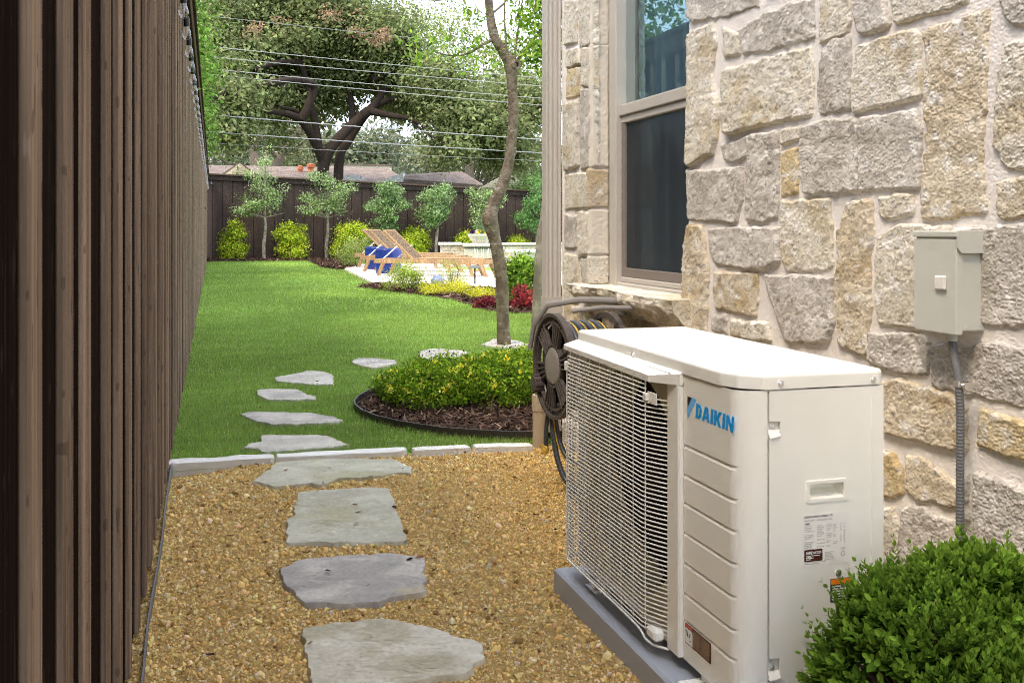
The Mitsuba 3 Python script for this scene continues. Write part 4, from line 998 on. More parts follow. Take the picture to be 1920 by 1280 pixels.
drum(3.42, 20.55, 'nearer blue drum table behind the front lounger')
drum(3.50, 22.55, 'further blue drum table behind the middle lounger')
part('ceramic_ball', trimesh.creation.icosphere(subdivisions=3, radius=.105).apply_transform(np.array([[1, 0, 0, 3.32], [0, 1, 0, 15.35], [0, 0, 1.1, .13], [0, 0, 0, 1.]])), 'blue_ball', smooth=True, label='blue grey glazed ball among the yellow shrubs', category='garden ornament')

pw = thing('pool_wall', 'low raised stone pool wall with pale coping and a water spout', 'wall')
w0, w1 = np.array([5.34, 24.25, 0]), np.array([12.5, 22.9, 0])
wd = unit(w1 - w0)
wn_ = np.array([wd[1], -wd[0], 0])
def pw_box(a0, a1, b0, b1, z0, z1, r=.01):
    return onto(rbox(a0, a1, -b1, -b0, z0, z1, r), w0, wd, np.cross((0, 0, 1), wd))
part('core_wall', pw_box(0, 7.2, -.5, -.02, -.1, .52), 'mortar', pw)
rg = np.random.default_rng(77)
for lo, hi in ((-.05, .19), (.195, .40), (.405, .52)):
    a = 0
    while a < 3.4:
        w = rg.uniform(.22, .5)
        if not (.58 < a + w / 2 < 1.32):
            part('stone', pw_box(a + .006, a + w - .006, -.03, rg.uniform(.0, .025), lo, hi - .006, .012), ['stone_cream', 'smooth_stone', 'stone_ochre'][rg.choice(3, p=[.4, .4, .2])], pw)
        a += w
part('coping', pw_box(-.06, .52, -.54, .06, .53, .60, .02), 'pale_stone', pw)
part('coping', pw_box(1.385, 7.2, -.54, .06, .53, .595, .02), 'pale_stone', pw)
sp_ = part('spillway', pw_box(.56, 1.34, -.02, .22, -.05, .455, .01), 'smooth_stone', pw)
part('coping', pw_box(.525, 1.38, -.54, .28, .50, .575, .02), 'pale_stone', pw)
part('spout_lip', pw_box(.80, 1.14, .2205, .27, .455, .47, .002), 'conduit_grey', sp_)
g = np.linspace(0, 1, 14)
fv = []
for t in g:
    for a in np.linspace(-1, 1, 7):
        p_ = w0 + wd * (.97 + a * (.165 - .05 * t)) + wn_ * (.27 + .17 * t ** .6 + .008 * math.sin(a * 9 + t * 4)) + np.array([0, 0, .46 - .50 * t ** 1.3])
        fv.append(p_)
q = grid_faces(14, 7)
wf = thing('waterfall', 'thin sheet of water falling from the stone spout into the pool', 'waterfall')
part('sheet', trimesh.Trimesh(np.array(fv), np.vstack([q[:, [0, 1, 2]], q[:, [0, 2, 3]]]), process=False), 'falling_water', wf, smooth=True)
part('streak', cat(*[tube(np.array(fv).reshape(14, 7, 3)[:, k] + wn_ * .006, .009 if k in (0, 6) else .004, 5) for k in (0, 1, 3, 4, 6)]), 'foam', wf, smooth=True)
pb = w0 + wd * .96 + wn_ * .02
pl = thing('planter_bowl', 'wide pale stone bowl planter standing on the pool wall', 'planter')
part('bowl', lathe([(0, 0), (.16, 0), (.18, .015), (.285, .165), (.31, .19), (.315, .225), (.295, .232), (.28, .21), (0, .20)], (pb[0], pb[1], .577), 40), 'pale_stone', pl, smooth=35)
cp_ = thing('conifer', 'small pale green cone shaped conifer in the bowl planter', 'plant')
cb = np.array([pb[0], pb[1], .78])
def cone_pts(seed, n):
    rg = np.random.default_rng(seed)
    z = rg.uniform(0, 1, n) ** 1.3
    th = rg.uniform(0, 6.28, n)
    r_ = .12 * (1 - z) * rg.uniform(.6, 1.1, n) + .01
    p_ = cb + np.column_stack([r_ * np.cos(th), r_ * np.sin(th), z * .36])
    ax = unit(np.column_stack([np.cos(th), np.sin(th), np.full(n, 1.2)]))
    return leaves(p_, ax, unit(rg.normal(size=(n, 3))), rg.uniform(.03, .06, n), .012, palette(rg, n, [(.25, .36, .19), (.36, .46, .27)], None, .2))
m, c = cone_pts(3, 1800)
part('foliage', m, 'leaf', cp_, color=c)
pz = thing('pansies', 'purple, white and yellow pansies round the rim of the bowl planter', 'flowers')
m, c = crown(9, [(pb[0], pb[1], .80, .26, .26, .05)], 60, 10, .035, [(.06, .16, .03), (.12, .26, .05)], shell=.5, sig=.03)
part('foliage', m, 'leaf', pz, color=c)
for k, (a, col) in enumerate([(-.22, (.10, .01, .12)), (-.10, (.80, .80, .74)), (-.05, (.85, .60, .05)), (.12, (.8, .55, .04)), (.17, (.30, .01, .07)), (.24, (.16, .01, .16)), (.20, (.8, .7, .7))]):
    rg = np.random.default_rng(90 + k)
    p_ = pb + wd * a + wn_ * (.18 - .2 * abs(a)) + np.array([0, 0, .0])
    p_ = np.array([p_[0], p_[1], .85]) + rg.normal(size=(14, 3)) * .022
    m, c = leaves(p_, unit(rg.normal(size=(14, 3))), unit(rg.normal(size=(14, 3)) + wn_), .05, .05, np.tile(col, (14, 1)) * rg.uniform(.8, 1.2, (14, 1)))
    part('flower', m, 'leaf', pz, color=c)
bn = thing('slab_bench', 'white slab on a pale pedestal beside the pool, right of the crooked trunk', 'bench')
part('slab', rbox(6.25, 7.6, 21.3, 21.8, .415, .475, .015), 'white_metal', bn)
part('pedestal', rbox(6.55, 6.85, 21.4, 21.7, -.03, .414, .01), 'pale_stone', bn)
ll = thing('path_light', 'slim black path light on a post between the yellow shrubs', 'garden light')
part('post', tube([(4.15, 16.25, 0), (4.15, 16.25, .315)], .014, 8), 'black_plastic', ll)
part('shade', lathe([(.11, .31), (.10, .325), (.03, .355), (0, .36)], (4.15, 16.25, 0), 20), 'conduit_grey', ll)

# ------------------------------------------------------------------ planting: shrubs
def shrub(name, label, cat_, blobs, clumps, per, size, cols, w=None, stems=5, seed=0, group=None, aspect=.5, sig=None, spread=.16, flowers=None, shell=.55, oval=False, up=.5, cvar=.22):
    t = thing(name, label, cat_, group)
    m, c = crown(seed, blobs, clumps, per, size, cols, w, aspect=aspect, sig=sig, spread=spread, shell=shell, oval=oval, up=up, cvar=cvar, zmin=.0)
    part('foliage', m, 'leaf', t, color=c, kind='stuff')
    if stems:
        rg = np.random.default_rng(seed + 1)
        b = np.array(blobs[0][:6])
        root = (np.mean([q[0] for q in blobs]), np.mean([q[1] for q in blobs]), -.02)
        ends = [np.array(q[:3]) + rg.uniform(-.5, .5, 3) * np.array(q[3:6]) for q in blobs for _ in range(max(1, stems // len(blobs)))]
        h = max(q[2] + q[5] for q in blobs)
        part('stem', twigs(seed + 2, root, ends, .012 * h + .003, .003, .12), 'bark_smooth', t)
    return t
LIME = [(.58, .66, .05), (.42, .55, .04), (.22, .36, .03), (.68, .72, .10)]
Y = 30.35
shrub('lime_shrub', 'upright bright lime shrub at the far left end of the back fence', 'shrub', [(.55, Y, .30, .40, .3, .32), (.62, Y, .75, .25, .25, .5), (.33, Y, .55, .18, .2, .35)], 137, 33, .062, LIME, seed=201, sig=.07)
shrub('lime_shrub', 'bright lime shrub between the two thin trunked trees by the back fence', 'shrub', [(2.25, Y, .38, .46, .36, .38), (2.22, Y, .80, .42, .3, .32), (1.85, Y, .78, .16, .15, .06)], 162, 39, .062, LIME, seed=202, sig=.08)
shrub('lime_shrub', 'wide dense lime shrub by the back fence behind the feathery variegated shrub', 'shrub', [(3.95, Y - .3, .70, .52, .4, .42), (3.75, Y - .3, .3, .4, .4, .3)], 162, 44, .062, LIME, seed=203, sig=.09)
shrub('lime_shrub', 'rounded lime shrub behind the tilted lounger backs', 'shrub', [(5.85, Y, .45, .44, .4, .48)], 137, 44, .062, LIME, seed=204, sig=.09)
shrub('lime_shrub', 'lime shrub left of the bowl planter, behind the pool wall', 'shrub', [(7.55, Y, .45, .40, .35, .36)], 100, 39, .062, LIME, seed=205, sig=.08)
shrub('lime_shrub', 'lime shrub behind the pool wall, right of the crooked trunk', 'shrub', [(9.15, Y, .38, .36, .3, .34)], 75, 33, .062, LIME, seed=206, sig=.08)
FEA = [(.52, .58, .22), (.40, .50, .14), (.60, .60, .30), (.25, .38, .08)]
shrub('variegated_shrub', 'pale feathery variegated shrub at the left end of the pool terrace', 'shrub', [(3.25, 24.3, .35, .40, .4, .34), (3.32, 24.2, .50, .30, .3, .26)], 110, 40, .045, [(.42, .48, .16), (.55, .55, .24), (.22, .36, .07), (.10, .20, .04)], [3, 3, 3, 2], seed=207, sig=.08, aspect=.3)
shrub('variegated_shrub', 'loose yellow green shrub in front of the nearest lounger legs', 'shrub', [(2.72, 15.2, .20, .30, .3, .20), (2.80, 15.15, .34, .24, .24, .16), (2.95, 15.2, .20, .22, .25, .18)], 130, 30, .030, [(.50, .58, .10), (.38, .50, .07), (.58, .62, .20), (.22, .36, .04)], [4, 4, 2, 2], seed=208, sig=.05, aspect=.4, shell=.3, stems=12)
shrub('variegated_shrub', 'thin pale feathery shrub behind the bright yellow ground cover', 'shrub', [(3.55, 15.7, .28, .30, .25, .18), (3.75, 15.8, .24, .18, .2, .18)], 80, 20, .028, [(.50, .58, .16), (.60, .62, .26), (.36, .46, .10)], seed=209, sig=.05, aspect=.3, shell=.2, stems=14)
YEL = [(.78, .74, .07), (.66, .64, .04), (.84, .80, .20), (.45, .48, .03)]
shrub('yellow_shrub', 'low bright yellow ground cover shrub right of the loose yellow green one', 'shrub', [(3.10, 14.35, .10, .24, .3, .11), (3.38, 14.3, .11, .22, .3, .10)], 120, 34, .030, YEL, [4, 4, 2, 1], seed=210, sig=.05, aspect=.35, stems=0)
shrub('yellow_shrub', 'small yellow shrub just left of the crooked trunk', 'shrub', [(3.50, 13.3, .08, .22, .25, .09)], 70, 30, .028, YEL, [4, 3, 2, 2], seed=211, sig=.045, aspect=.4, stems=0)
RED = [(.14, .02, .03), (.24, .03, .05), (.09, .03, .03), (.35, .10, .10)]
shrub('red_shrub', 'small dark burgundy plant at the lawn edge left of the crooked trunk', 'shrub', [(3.17, 11.85, .06, .13, .14, .08)], 40, 22, .040, RED, seed=212, sig=.03, aspect=.5, stems=0)
shrub('green_shrub', 'bushy mid green shrub between the two tree trunks', 'shrub', [(3.72, 12.3, .36, .24, .28, .28), (3.80, 12.4, .50, .20, .2, .14), (3.98, 12.2, .28, .2, .2, .26)], 140, 26, .050, [(.30, .46, .05), (.16, .30, .03), (.09, .19, .03), (.45, .56, .10)], [3, 4, 3, 1.5], seed=213, sig=.055, oval=True)
shrub('red_shrub', 'red leaved plant with burgundy clumps at the foot of the bushy green shrub', 'shrub', [(3.55, 11.45, .12, .17, .2, .12), (3.72, 11.3, .06, .14, .15, .08), (3.50, 11.5, .22, .09, .1, .07)], 70, 20, .045, [(.40, .03, .05), (.24, .03, .05), (.12, .03, .04), (.45, .12, .08)], seed=214, sig=.035, aspect=.45, stems=0)

# yellow flowering bush in the round bed
fb_blobs = [(1.15, 5.45, .125, .27, .26, .125), (1.52, 5.42, .145, .30, .30, .145), (1.32, 5.80, .13, .30, .30, .12), (1.75, 5.70, .14, .34, .38, .135), (1.03, 5.65, .09, .17, .22, .10)]
fbk = shrub('flowering_bush', 'green bush with small yellow flowers in the round mulch bed', 'bush', fb_blobs, 1500, 15, .020, [(.15, .27, .022), (.24, .37, .03), (.075, .15, .015), (.48, .53, .06)], [4, 3.2, 3.4, .9], seed=220, sig=.022, oval=True, shell=.72, stems=10, cvar=.28)
rg = np.random.default_rng(221)
fl = []
for k in range(52):
    b = np.array(fb_blobs[rg.integers(len(fb_blobs))])
    d = unit(np.array([rg.normal(), -abs(rg.normal()) * .9 + .2, abs(rg.normal()) * .8]))
    p_ = b[:3] + d * b[3:6] * 1.04
    s_ = rg.uniform(.5, 1.2)
    q_ = p_ + rg.normal(size=(12, 3)) * .007 * s_
    fl.append(leaves(q_, unit(rg.normal(size=(12, 3)) + d), unit(rg.normal(size=(12, 3)) + d), .016 * s_, .013 * s_, palette(rg, 12, [(.90, .80, .06), (.86, .72, .04), (.92, .88, .25)], None, .08)))
m, c = join(fl)
part('flowers', m, 'leaf', fbk, color=c, kind='stuff')

# clipped boxwood in the foreground: shoots set with paired leaves
bwk = thing('boxwood', 'clipped dense green boxwood bush in the bottom right corner before the heat pump', 'bush')
def boxwood(seed, n):
    rg = np.random.default_rng(seed)
    B = np.array([(1.150, 1.47, .17, .150, .17, .222), (1.30, 1.48, .17, .20, .17, .235), (1.48, 1.46, .18, .21, .19, .215), (1.19, 1.36, .13, .155, .16, .19), (1.28, 1.30, .14, .20, .18, .17)])
    i = rg.choice(len(B), n, p=[.24, .24, .2, .15, .17])
    d = unit(rg.normal(size=(n, 3)) * [1, 1, 1])
    d[:, 2] = np.where(d[:, 2] < -.5, -d[:, 2], d[:, 2])
    base = B[i, :3] + d * B[i, 3:6] * rg.uniform(.62, 1.0, n)[:, None] ** .5
    ins = np.zeros(n, bool)
    for b in B:
        ins |= (((base - b[:3]) / b[3:6]) ** 2).sum(1) < .74
    ok = ~ins & (base[:, 1] < 1.665) & (base[:, 2] > .08)
    base, d = base[ok], d[ok]
    n = len(base)
    g = unit(d * .9 + np.array([0, -.05, .75]) + .35 * rg.normal(size=(n, 3)))
    Ls = rg.uniform(.018, .046, n) * np.where(rg.random(n) < .12, 1.7, 1)
    tone = 1 + .20 * rg.normal(size=n)
    outp = []
    lvl = 6
    a0 = unit(np.cross(g, rg.normal(size=(n, 3))))
    b0 = np.cross(g, a0)
    big = .8 + .9 * smst(.3, .8, meshkit.noise(base * 7, 3))
    for k in range(lvl):
        t = k / (lvl - 1)
        p_ = base + g * (Ls * t)[:, None]
        for sg in (1, -1):
            s = (a0 if k % 2 else b0) * sg
            ax = unit(s * (1 - .55 * t) + g * (.45 + .7 * t) + .18 * rg.normal(size=(n, 3)))
            nr = unit(g - s * .3 + .15 * rg.normal(size=(n, 3)))
            L = .0155 * big * rg.uniform(.75, 1.25, n) * (1 - .35 * t)
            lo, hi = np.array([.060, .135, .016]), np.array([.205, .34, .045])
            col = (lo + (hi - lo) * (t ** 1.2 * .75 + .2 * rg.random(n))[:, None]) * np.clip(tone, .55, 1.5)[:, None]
            outp.append(leaves(p_, ax, nr, L, L * .58, col, True))
    return join(outp), twigs(seed + 1, (1.34, 1.42, -.02), base[::9], .006, .0015, .08, 3, 4)
(m, c), tw = boxwood(230, 7600)
part('foliage', m, 'leaf', bwk, color=c, kind='stuff')
part('stem', tw, 'bark_smooth', bwk)

# ------------------------------------------------------------------ small trees along the back fence
HOL = [(.27, .40, .13), (.38, .49, .21), (.48, .57, .32), (.17, .28, .08)]
def fence_tree(x_, y_, label, blobs, clumps, per, seed, cols=HOL, tr=.055, cb_=1.25, top=2.3, size=.075, shell=.35):
    t = thing('holly_tree', label, 'tree', 'small trees planted along the back fence')
    part('trunk', tube([(x_, y_, -.03), (x_ - .02, y_, .4), (x_ + .03, y_, .9), (x_ + .01, y_, 1.5), (x_ + .03, y_, top)], [tr, tr * .9, tr * .8, tr * .6, tr * .25], 8), 'bark_pale', t, smooth=True)
    rg = np.random.default_rng(seed + 5)
    ends = [np.array(b[:3]) + rg.uniform(-.8, .8, 3) * np.array(b[3:6]) for b in blobs for _ in range(5)]
    part('branch', cat(*[twigs(seed + 6 + k, (x_ + .02, y_, min(max(cb_, e[2] - .3), top)), [e], .018, .005, .1, 4, 5) for k, e in enumerate(ends)]), 'bark_pale', t)
    lo = [(b[0] + rg.uniform(-1, 1) * b[3] * 1.05, b[1] + rg.uniform(-.5, .5), b[2] + rg.uniform(-.7, .9) * b[5], b[3] * .28, .2, b[5] * .22, 1.2) for b in blobs for _ in range(5)]
    m, c = crown(seed, [tuple(b[:3]) + tuple(.82 * q for q in b[3:6]) + tuple(b[6:]) for b in blobs] + lo, clumps, per, size * .9, cols, None, sig=.085, shell=shell, zmin=.3, cvar=.3)
    part('crown', m, 'leaf', t, color=c, kind='stuff')
Yt = 30.25
fence_tree(1.42, Yt, 'leftmost thin trunked small tree with airy crown by the back fence', [(1.35, Yt, 1.62, .80, .5, .30), (1.6, Yt, 1.98, .55, .4, .30), (1.30, Yt, 2.35, .36, .3, .38), (1.45, Yt, 2.9, .22, .2, .42, .5), (.85, Yt, 1.45, .35, .3, .14)], 190, 17, 301, top=3.0)
fence_tree(3.22, Yt, 'second thin trunked small tree with airy crown, left of the wide lime shrub', [(3.22, Yt, 1.62, .82, .5, .32), (3.45, Yt, 1.95, .55, .4, .30), (3.1, Yt, 2.35, .36, .3, .34), (2.75, Yt, 1.50, .3, .3, .12)], 190, 17, 302, top=2.65)
BLU = [(.20, .33, .11), (.31, .43, .19), (.42, .52, .28), (.12, .21, .06)]
fence_tree(4.95, Yt, 'dense blue green small tree above the loungers, third from the left', [(4.92, Yt, 1.65, .66, .5, .42), (5.0, Yt, 2.05, .48, .4, .38), (4.9, Yt, 1.12, .42, .4, .30)], 170, 36, 303, BLU, cb_=.8, top=2.2)
fence_tree(6.52, Yt, 'dense blue green small tree with bare pale lower trunk, fourth from the left', [(6.52, Yt, 1.50, .66, .5, .32), (6.60, Yt, 1.95, .58, .4, .34), (6.35, Yt, 1.2, .35, .3, .3)], 170, 34, 304, BLU, cb_=1.0, top=2.1)
fence_tree(7.95, Yt, 'grey green small tree behind the bowl planter, fifth from the left', [(7.95, Yt, 1.60, .52, .4, .45), (8.0, Yt, 1.95, .50, .4, .25), (7.9, Yt, 1.1, .4, .4, .4)], 150, 24, 305, cb_=.9, top=2.1)
fence_tree(9.72, Yt, 'bright green small tree at the right, partly behind the second trunk', [(9.75, Yt, 1.55, .62, .5, .42), (9.8, Yt, 2.1, .46, .4, .45), (9.4, Yt, 1.15, .4, .4, .3), (9.9, Yt, .95, .4, .4, .3)], 180, 32, 306, [(.14, .30, .08), (.22, .40, .12), (.30, .46, .20), (.08, .18, .05)], cb_=.8, top=2.3)

# ------------------------------------------------------------------ the two trees by the house
ct = thing('crooked_tree', 'slender crooked tree with knotted grey brown trunk on the lawn', 'tree')
tp = [(2.315, 8.08, -.05), (2.312, 8.08, .0), (2.303, 8.08, .222), (2.289, 8.08, .576), (2.258, 8.08, .78), (2.215, 8.08, .96), (2.190, 8.08, 1.06), (2.222, 8.08, 1.172), (2.312, 8.08, 1.372), (2.372, 8.08, 1.638), (2.392, 8.08, 1.949), (2.381, 8.08, 2.20), (2.372, 8.08, 2.33), (2.310, 8.08, 2.44), (2.232, 8.08, 2.56), (2.195, 8.08, 2.735), (2.180, 8.08, 2.90), (2.2, 8.08, 3.3), (2.35, 8.1, 4.0), (2.3, 8.1, 5)]
sp2 = spline(tp, 150)
zz = sp2[:, 2]
rad = np.interp(zz, [0, .2, .9, 1.05, 1.15, 1.6, 2.2, 2.33, 2.45, 2.9, 5], [.062, .053, .052, .068, .053, .043, .041, .056, .042, .032, .02])
rad = rad * (1 + .05 * (meshkit.fbm(np.column_stack([zz * 9, zz * 0, zz * 0]), 3, 3) - .5) * 2)
tm = tube(sp2, rad, 18)
v = np.array(tm.vertices)
v[:, :2] += .010 * np.stack([meshkit.fbm(v * 16, 3, 5) - .5, meshkit.fbm(v * 16 + 7, 3, 6) - .5], -1)
part('trunk', trimesh.Trimesh(v, tm.faces, process=False), 'bark_smooth', ct, smooth=True)
def knot(x_, y_, z_, r_, nrm_):
    nrm_ = unit(np.array(nrm_, float)); a = unit(np.cross(nrm_, (0, 0, 1))); b = np.cross(nrm_, a)
    if np.dot(np.cross(a, b), nrm_) < 0:
        a = -a
    tor = trimesh.creation.torus(r_, r_ * .42, major_sections=20, minor_sections=8)
    return onto(tor, (x_, y_, z_), a, b), onto(lathe([(0, -r_ * .3), (r_ * .75, -r_ * .1)], (0, 0, 0), 14), (x_, y_, z_), a, b)
for x_, z_, r_, nx in ((2.405, 2.335, .034, .2), (2.165, 1.045, .030, -.5)):
    k1, k2 = knot(x_, 8.035, z_, r_, (nx, -1, .05))
    kk = part('knot', k1, 'bark_smooth', ct, smooth=True)
    part('hollow', k2, 'bark_oak', kk)
br = [[(2.24, 8.08, 2.55), (2.12, 8.05, 2.49), (1.98, 8.0, 2.40), (1.85, 7.95, 2.37), (1.7, 7.9, 2.38)], [(2.20, 8.08, 2.86), (2.10, 8.0, 2.98), (2.0, 7.95, 3.1), (1.9, 7.9, 3.4)], [(2.12, 8.0, 2.96), (1.95, 7.9, 2.86), (1.75, 7.8, 2.78), (1.55, 7.8, 2.76)],
      [(2.41, 8.1, 2.36), (2.44, 8.15, 2.55), (2.50, 8.2, 2.85), (2.55, 8.2, 3.3)], [(2.41, 8.1, 2.36), (2.50, 8.0, 2.5), (2.66, 7.95, 2.7), (2.85, 7.9, 3.0)], [(2.40, 8.1, 2.34), (2.55, 8.2, 2.40), (2.75, 8.3, 2.42), (3.0, 8.4, 2.40)], [(2.2, 8.08, 2.75), (2.32, 8.15, 2.85), (2.5, 8.2, 3.05), (2.8, 8.3, 3.1)],
      [(2.35, 8.1, 2.4), (2.36, 8.2, 2.6), (2.38, 8.3, 2.9), (2.4, 8.3, 3.3)]]
for b in br:
    part('branch', tube(spline(b, 14), np.linspace(.016 if b is br[0] or b is br[1] else .010, .003, 14), 6, False), 'bark_smooth', ct, smooth=True)
tl = [(.24, .42, .04), (.34, .50, .07), (.15, .30, .03), (.44, .56, .16)]
m, c = crown(310, [(1.92, 7.95, 2.45, .36, .25, .15), (2.08, 8.0, 2.33, .26, .2, .12, .7), (2.66, 8.1, 2.52, .30, .3, .36, 3.0), (2.74, 8.1, 2.92, .34, .3, .36, 3.0), (2.52, 8.1, 2.75, .20, .2, .35), (1.98, 7.95, 2.72, .12, .15, .10, .6), (1.6, 7.9, 2.42, .2, .2, .10, .5)], 260, 12, .050, tl, aspect=.42, sig=.065, shell=.15, oval=True)
part('crown', m, 'leaf', ct, color=c, kind='stuff')
t2 = thing('pale_tree', 'pale speckled tree trunk close beside the downspout', 'tree')
sp3 = spline([(2.40, 7.6, -.05), (2.43, 7.6, .05), (2.455, 7.6, .43), (2.478, 7.6, .86), (2.50, 7.6, 1.0), (2.56, 7.6, 1.5), (2.62, 7.65, 2.5), (2.75, 7.7, 4)], 80)
part('trunk', tube(sp3, np.interp(sp3[:, 2], [0, .2, .9, .95, 1, 4], [.062, .046, .040, .050, .038, .03]), 14), 'bark_pale', t2, smooth=True)
m, c = crown(311, [(3.0, 7.9, 3.3, .5, .5, .6)], 60, 12, .05, tl, aspect=.42, sig=.08, shell=.2)
part('crown', m, 'leaf', t2, color=c, kind='stuff')

# ------------------------------------------------------------------ beyond the fences
def tree(name, label, root, trunk_r, blobs, clumps, per, size, cols, seed, w=None, bmat='bark_far', sig=None, shell=.4, limbs=8, aspect=.5, cvar=.25, group=None):
    t = thing(name, label, 'tree', group)
    rg = np.random.default_rng(seed + 9)
    top = np.mean([b[:3] for b in blobs], axis=0)
    fork = np.array(root, float) * .5 + top * .5 * np.array([1, 1, 1])
    fork[2] = root[2] + (top[2] - root[2]) * .55
    part('trunk', tube(spline([root, (root[0] * .7 + fork[0] * .3, root[1] * .7 + fork[1] * .3, (root[2] + fork[2]) / 2), fork], 12), np.linspace(trunk_r, trunk_r * .6, 12), 9), bmat, t, smooth=True)
    ends = [np.array(blobs[rg.integers(len(blobs))][:6]) for _ in range(limbs)]
    part('limb', twigs(seed + 3, fork, [e[:3] + rg.uniform(-.6, .6, 3) * e[3:6] for e in ends], trunk_r * .45, trunk_r * .08, .12), bmat, t)
    m, c = crown(seed, blobs, clumps, per, size, cols, w, sig=sig, shell=shell, aspect=aspect, cvar=cvar)
    part('crown', m, 'leaf', t, color=c, kind='stuff')
    return t
# the big spreading oak behind the back fence
ok_ = thing('oak_tree', 'huge spreading oak with dark forked trunk behind the back fence', 'tree')
YO = 38.0
def og(u, v, y=YO):          # metres on the oak's plane, measured along x and z
    return ((537.1 + (u - 960) * .9592) / (1822.5 - (u - 960) * .2827) * y, y, 1 + (424 - v) / (1822.5 - (u - 960) * .2827) * y)
def limb(pts, r0, r1, n=24, dy=0):
    p_ = spline([og(u, v, YO + d) for u, v, d in pts], n)
    return tube(p_, np.linspace(r0, r1, n) * .74, 10, False)
part('trunk', limb([(606, 460, 0), (607, 350, 0), (606, 318, 0), (612, 292, 0), (630, 265, .1), (652, 242, .3), (690, 207, .8)], .36, .24), 'bark_oak', ok_, smooth=True)
part('trunk', limb([(634, 460, .5), (634, 350, .5), (635, 318, .5), (638, 290, .6), (655, 262, .9), (668, 240, 1.3), (690, 210, 1.5)], .30, .20), 'bark_oak', ok_, smooth=True)
for b, r0, r1 in (([(605, 300, 0), (590, 265, -.3), (574, 238, -.6), (560, 222, -1), (530, 212, -1.5), (480, 205, -2.5), (430, 215, -3)], .26, .06), ([(574, 238, -.6), (548, 205, -1), (520, 198, -2)], .14, .05), ([(672, 222, .6), (698, 202, .8), (716, 178, 1.2), (740, 150, 2)], .28, .1),
                  ([(690, 207, .8), (730, 216, 0), (765, 222, -1), (800, 240, -2)], .22, .05), ([(700, 200, 1), (735, 185, 1), (790, 170, 1)], .2, .05), ([(716, 178, 1.2), (690, 130, 2), (650, 90, 2.5), (610, 60, 3)], .18, .06), ([(565, 225, -1), (590, 160, -1), (560, 150, -2), (500, 158, -3), (440, 170, -4), (395, 185, -5)], .22, .12),
                  ([(600, 290, 1), (580, 180, 1.5), (560, 118, 1), (520, 118, 0), (475, 132, -1)], .2, .13), ([(560, 118, 1), (620, 80, 2), (700, 60, 3)], .14, .05), ([(655, 262, .9), (660, 200, 2), (640, 120, 3), (600, 75, 4), (540, 60, 4)], .2, .07), ([(765, 222, -1), (800, 250, -2), (822, 262, -3)], .09, .03), ([(780, 100, 1), (700, 150, 1)], .08, .12)):
    part('limb', limb(b, r0, r1, 20), 'bark_oak', ok_, smooth=True)
OAK = [(.21, .255, .10), (.27, .315, .13), (.33, .37, .17), (.18, .22, .085)]
ob = []
def oblob(u, v, ru, rv, d=0, dr=2.0, w=1.0):
    x_, y_, z_ = og(u, v, YO + d)
    k = (YO + d) / 1900
    ob.append((x_, y_, z_, ru * k, dr, rv * k, w))
for a in ((430, 30, 60, 60, 2), (520, 10, 80, 60, 3), (620, 20, 90, 60, 2), (720, 60, 80, 55, 1), (560, 85, 80, 34, 2), (660, 105, 80, 36, 3), (480, 95, 55, 24, 1.5), (430, 130, 50, 24, 0), (620, 150, 70, 34, 3.5), (750, 125, 70, 42, 2),
          (820, 160, 70, 50, -1), (775, 180, 50, 26, 3.5), (860, 215, 70, 55, -2), (930, 240, 70, 45, -2), (980, 190, 60, 60, -1), (440, 180, 52, 26, -3), (505, 185, 40, 22, 1.5), (570, 190, 40, 20, 3.5), (430, 240, 50, 36, -3), (850, 275, 30, 24, -2), (950, 290, 60, 28, -1), (400, 80, 30, 60, 1), (640, 195, 30, 20, 4, 2, .5), (530, 262, 22, 12, 2, 2, .6)):
    oblob(*a)
back = [(a, b + 3.5, z_, rx, 1.5, rz, w_) for a, b, z_, rx, ry, rz, w_ in [tuple(q) + (1.0,) * (7 - len(q)) for q in ob] if z_ > 5.2]
m, c = join([crown(320, ob, 2350, 46, .175, OAK, [4, 4, 2, 3], sig=.36, shell=.15, cvar=.26, up=1.0), crown(322, back, 420, 34, .36, OAK, [3, 3, 1, 3], sig=.5, shell=.1, cvar=.2)])
part('crown', m, 'leaf', ok_, color=c, kind='stuff')
bl = []
for u, v in ((490, 45), (478, 55), (530, 38), (625, 28), (672, 30), (665, 62), (702, 75), (722, 70)):
    x_, y_, z_ = og(u, v, YO - 4)
    bl.append((x_, y_, z_, .28, .3, .25))
m, c = crown(321, bl, 34, 22, .10, [(.36, .22, .13), (.44, .30, .20)], sig=.16, shell=.1)
part('dead_leaves', m, 'leaf', ok_, color=c, kind='stuff', label='dry reddish brown leaf clusters high in the oak')

PALE = [(.24, .27, .14), (.31, .33, .17), (.19, .23, .11), (.36, .36, .20)]
LIM = [(.34, .40, .12), (.44, .48, .18), (.26, .33, .09)]
tree('background_tree', 'yellow green tree top behind the oak, upper right', (15.5, 62, -.5), .4, [(10.5, 60, 13.2, 3, 3, 2.0), (13.2, 60, 12.6, 2.6, 3, 2.2), (16.5, 60, 11.6, 2.6, 3, 2.4), (19, 62, 9.5, 2.6, 3, 3), (14.5, 62, 10, 3, 3, 2.6), (17.5, 62, 7.5, 3.5, 3, 2.4)], 520, 40, .20, LIM, 330, sig=.55, shell=.2, aspect=.4)
tree('background_tree', 'pale olive tree behind the houses, left of the oak trunk', (4, 72, -.5), .45, [(1.5, 72, 8.0, 3.5, 3, 2.8), (-1.5, 70, 7, 2.5, 3, 2.5), (5.5, 74, 6.8, 3, 3, 2.0)], 200, 34, .24, PALE, 331, sig=.6, shell=.15)
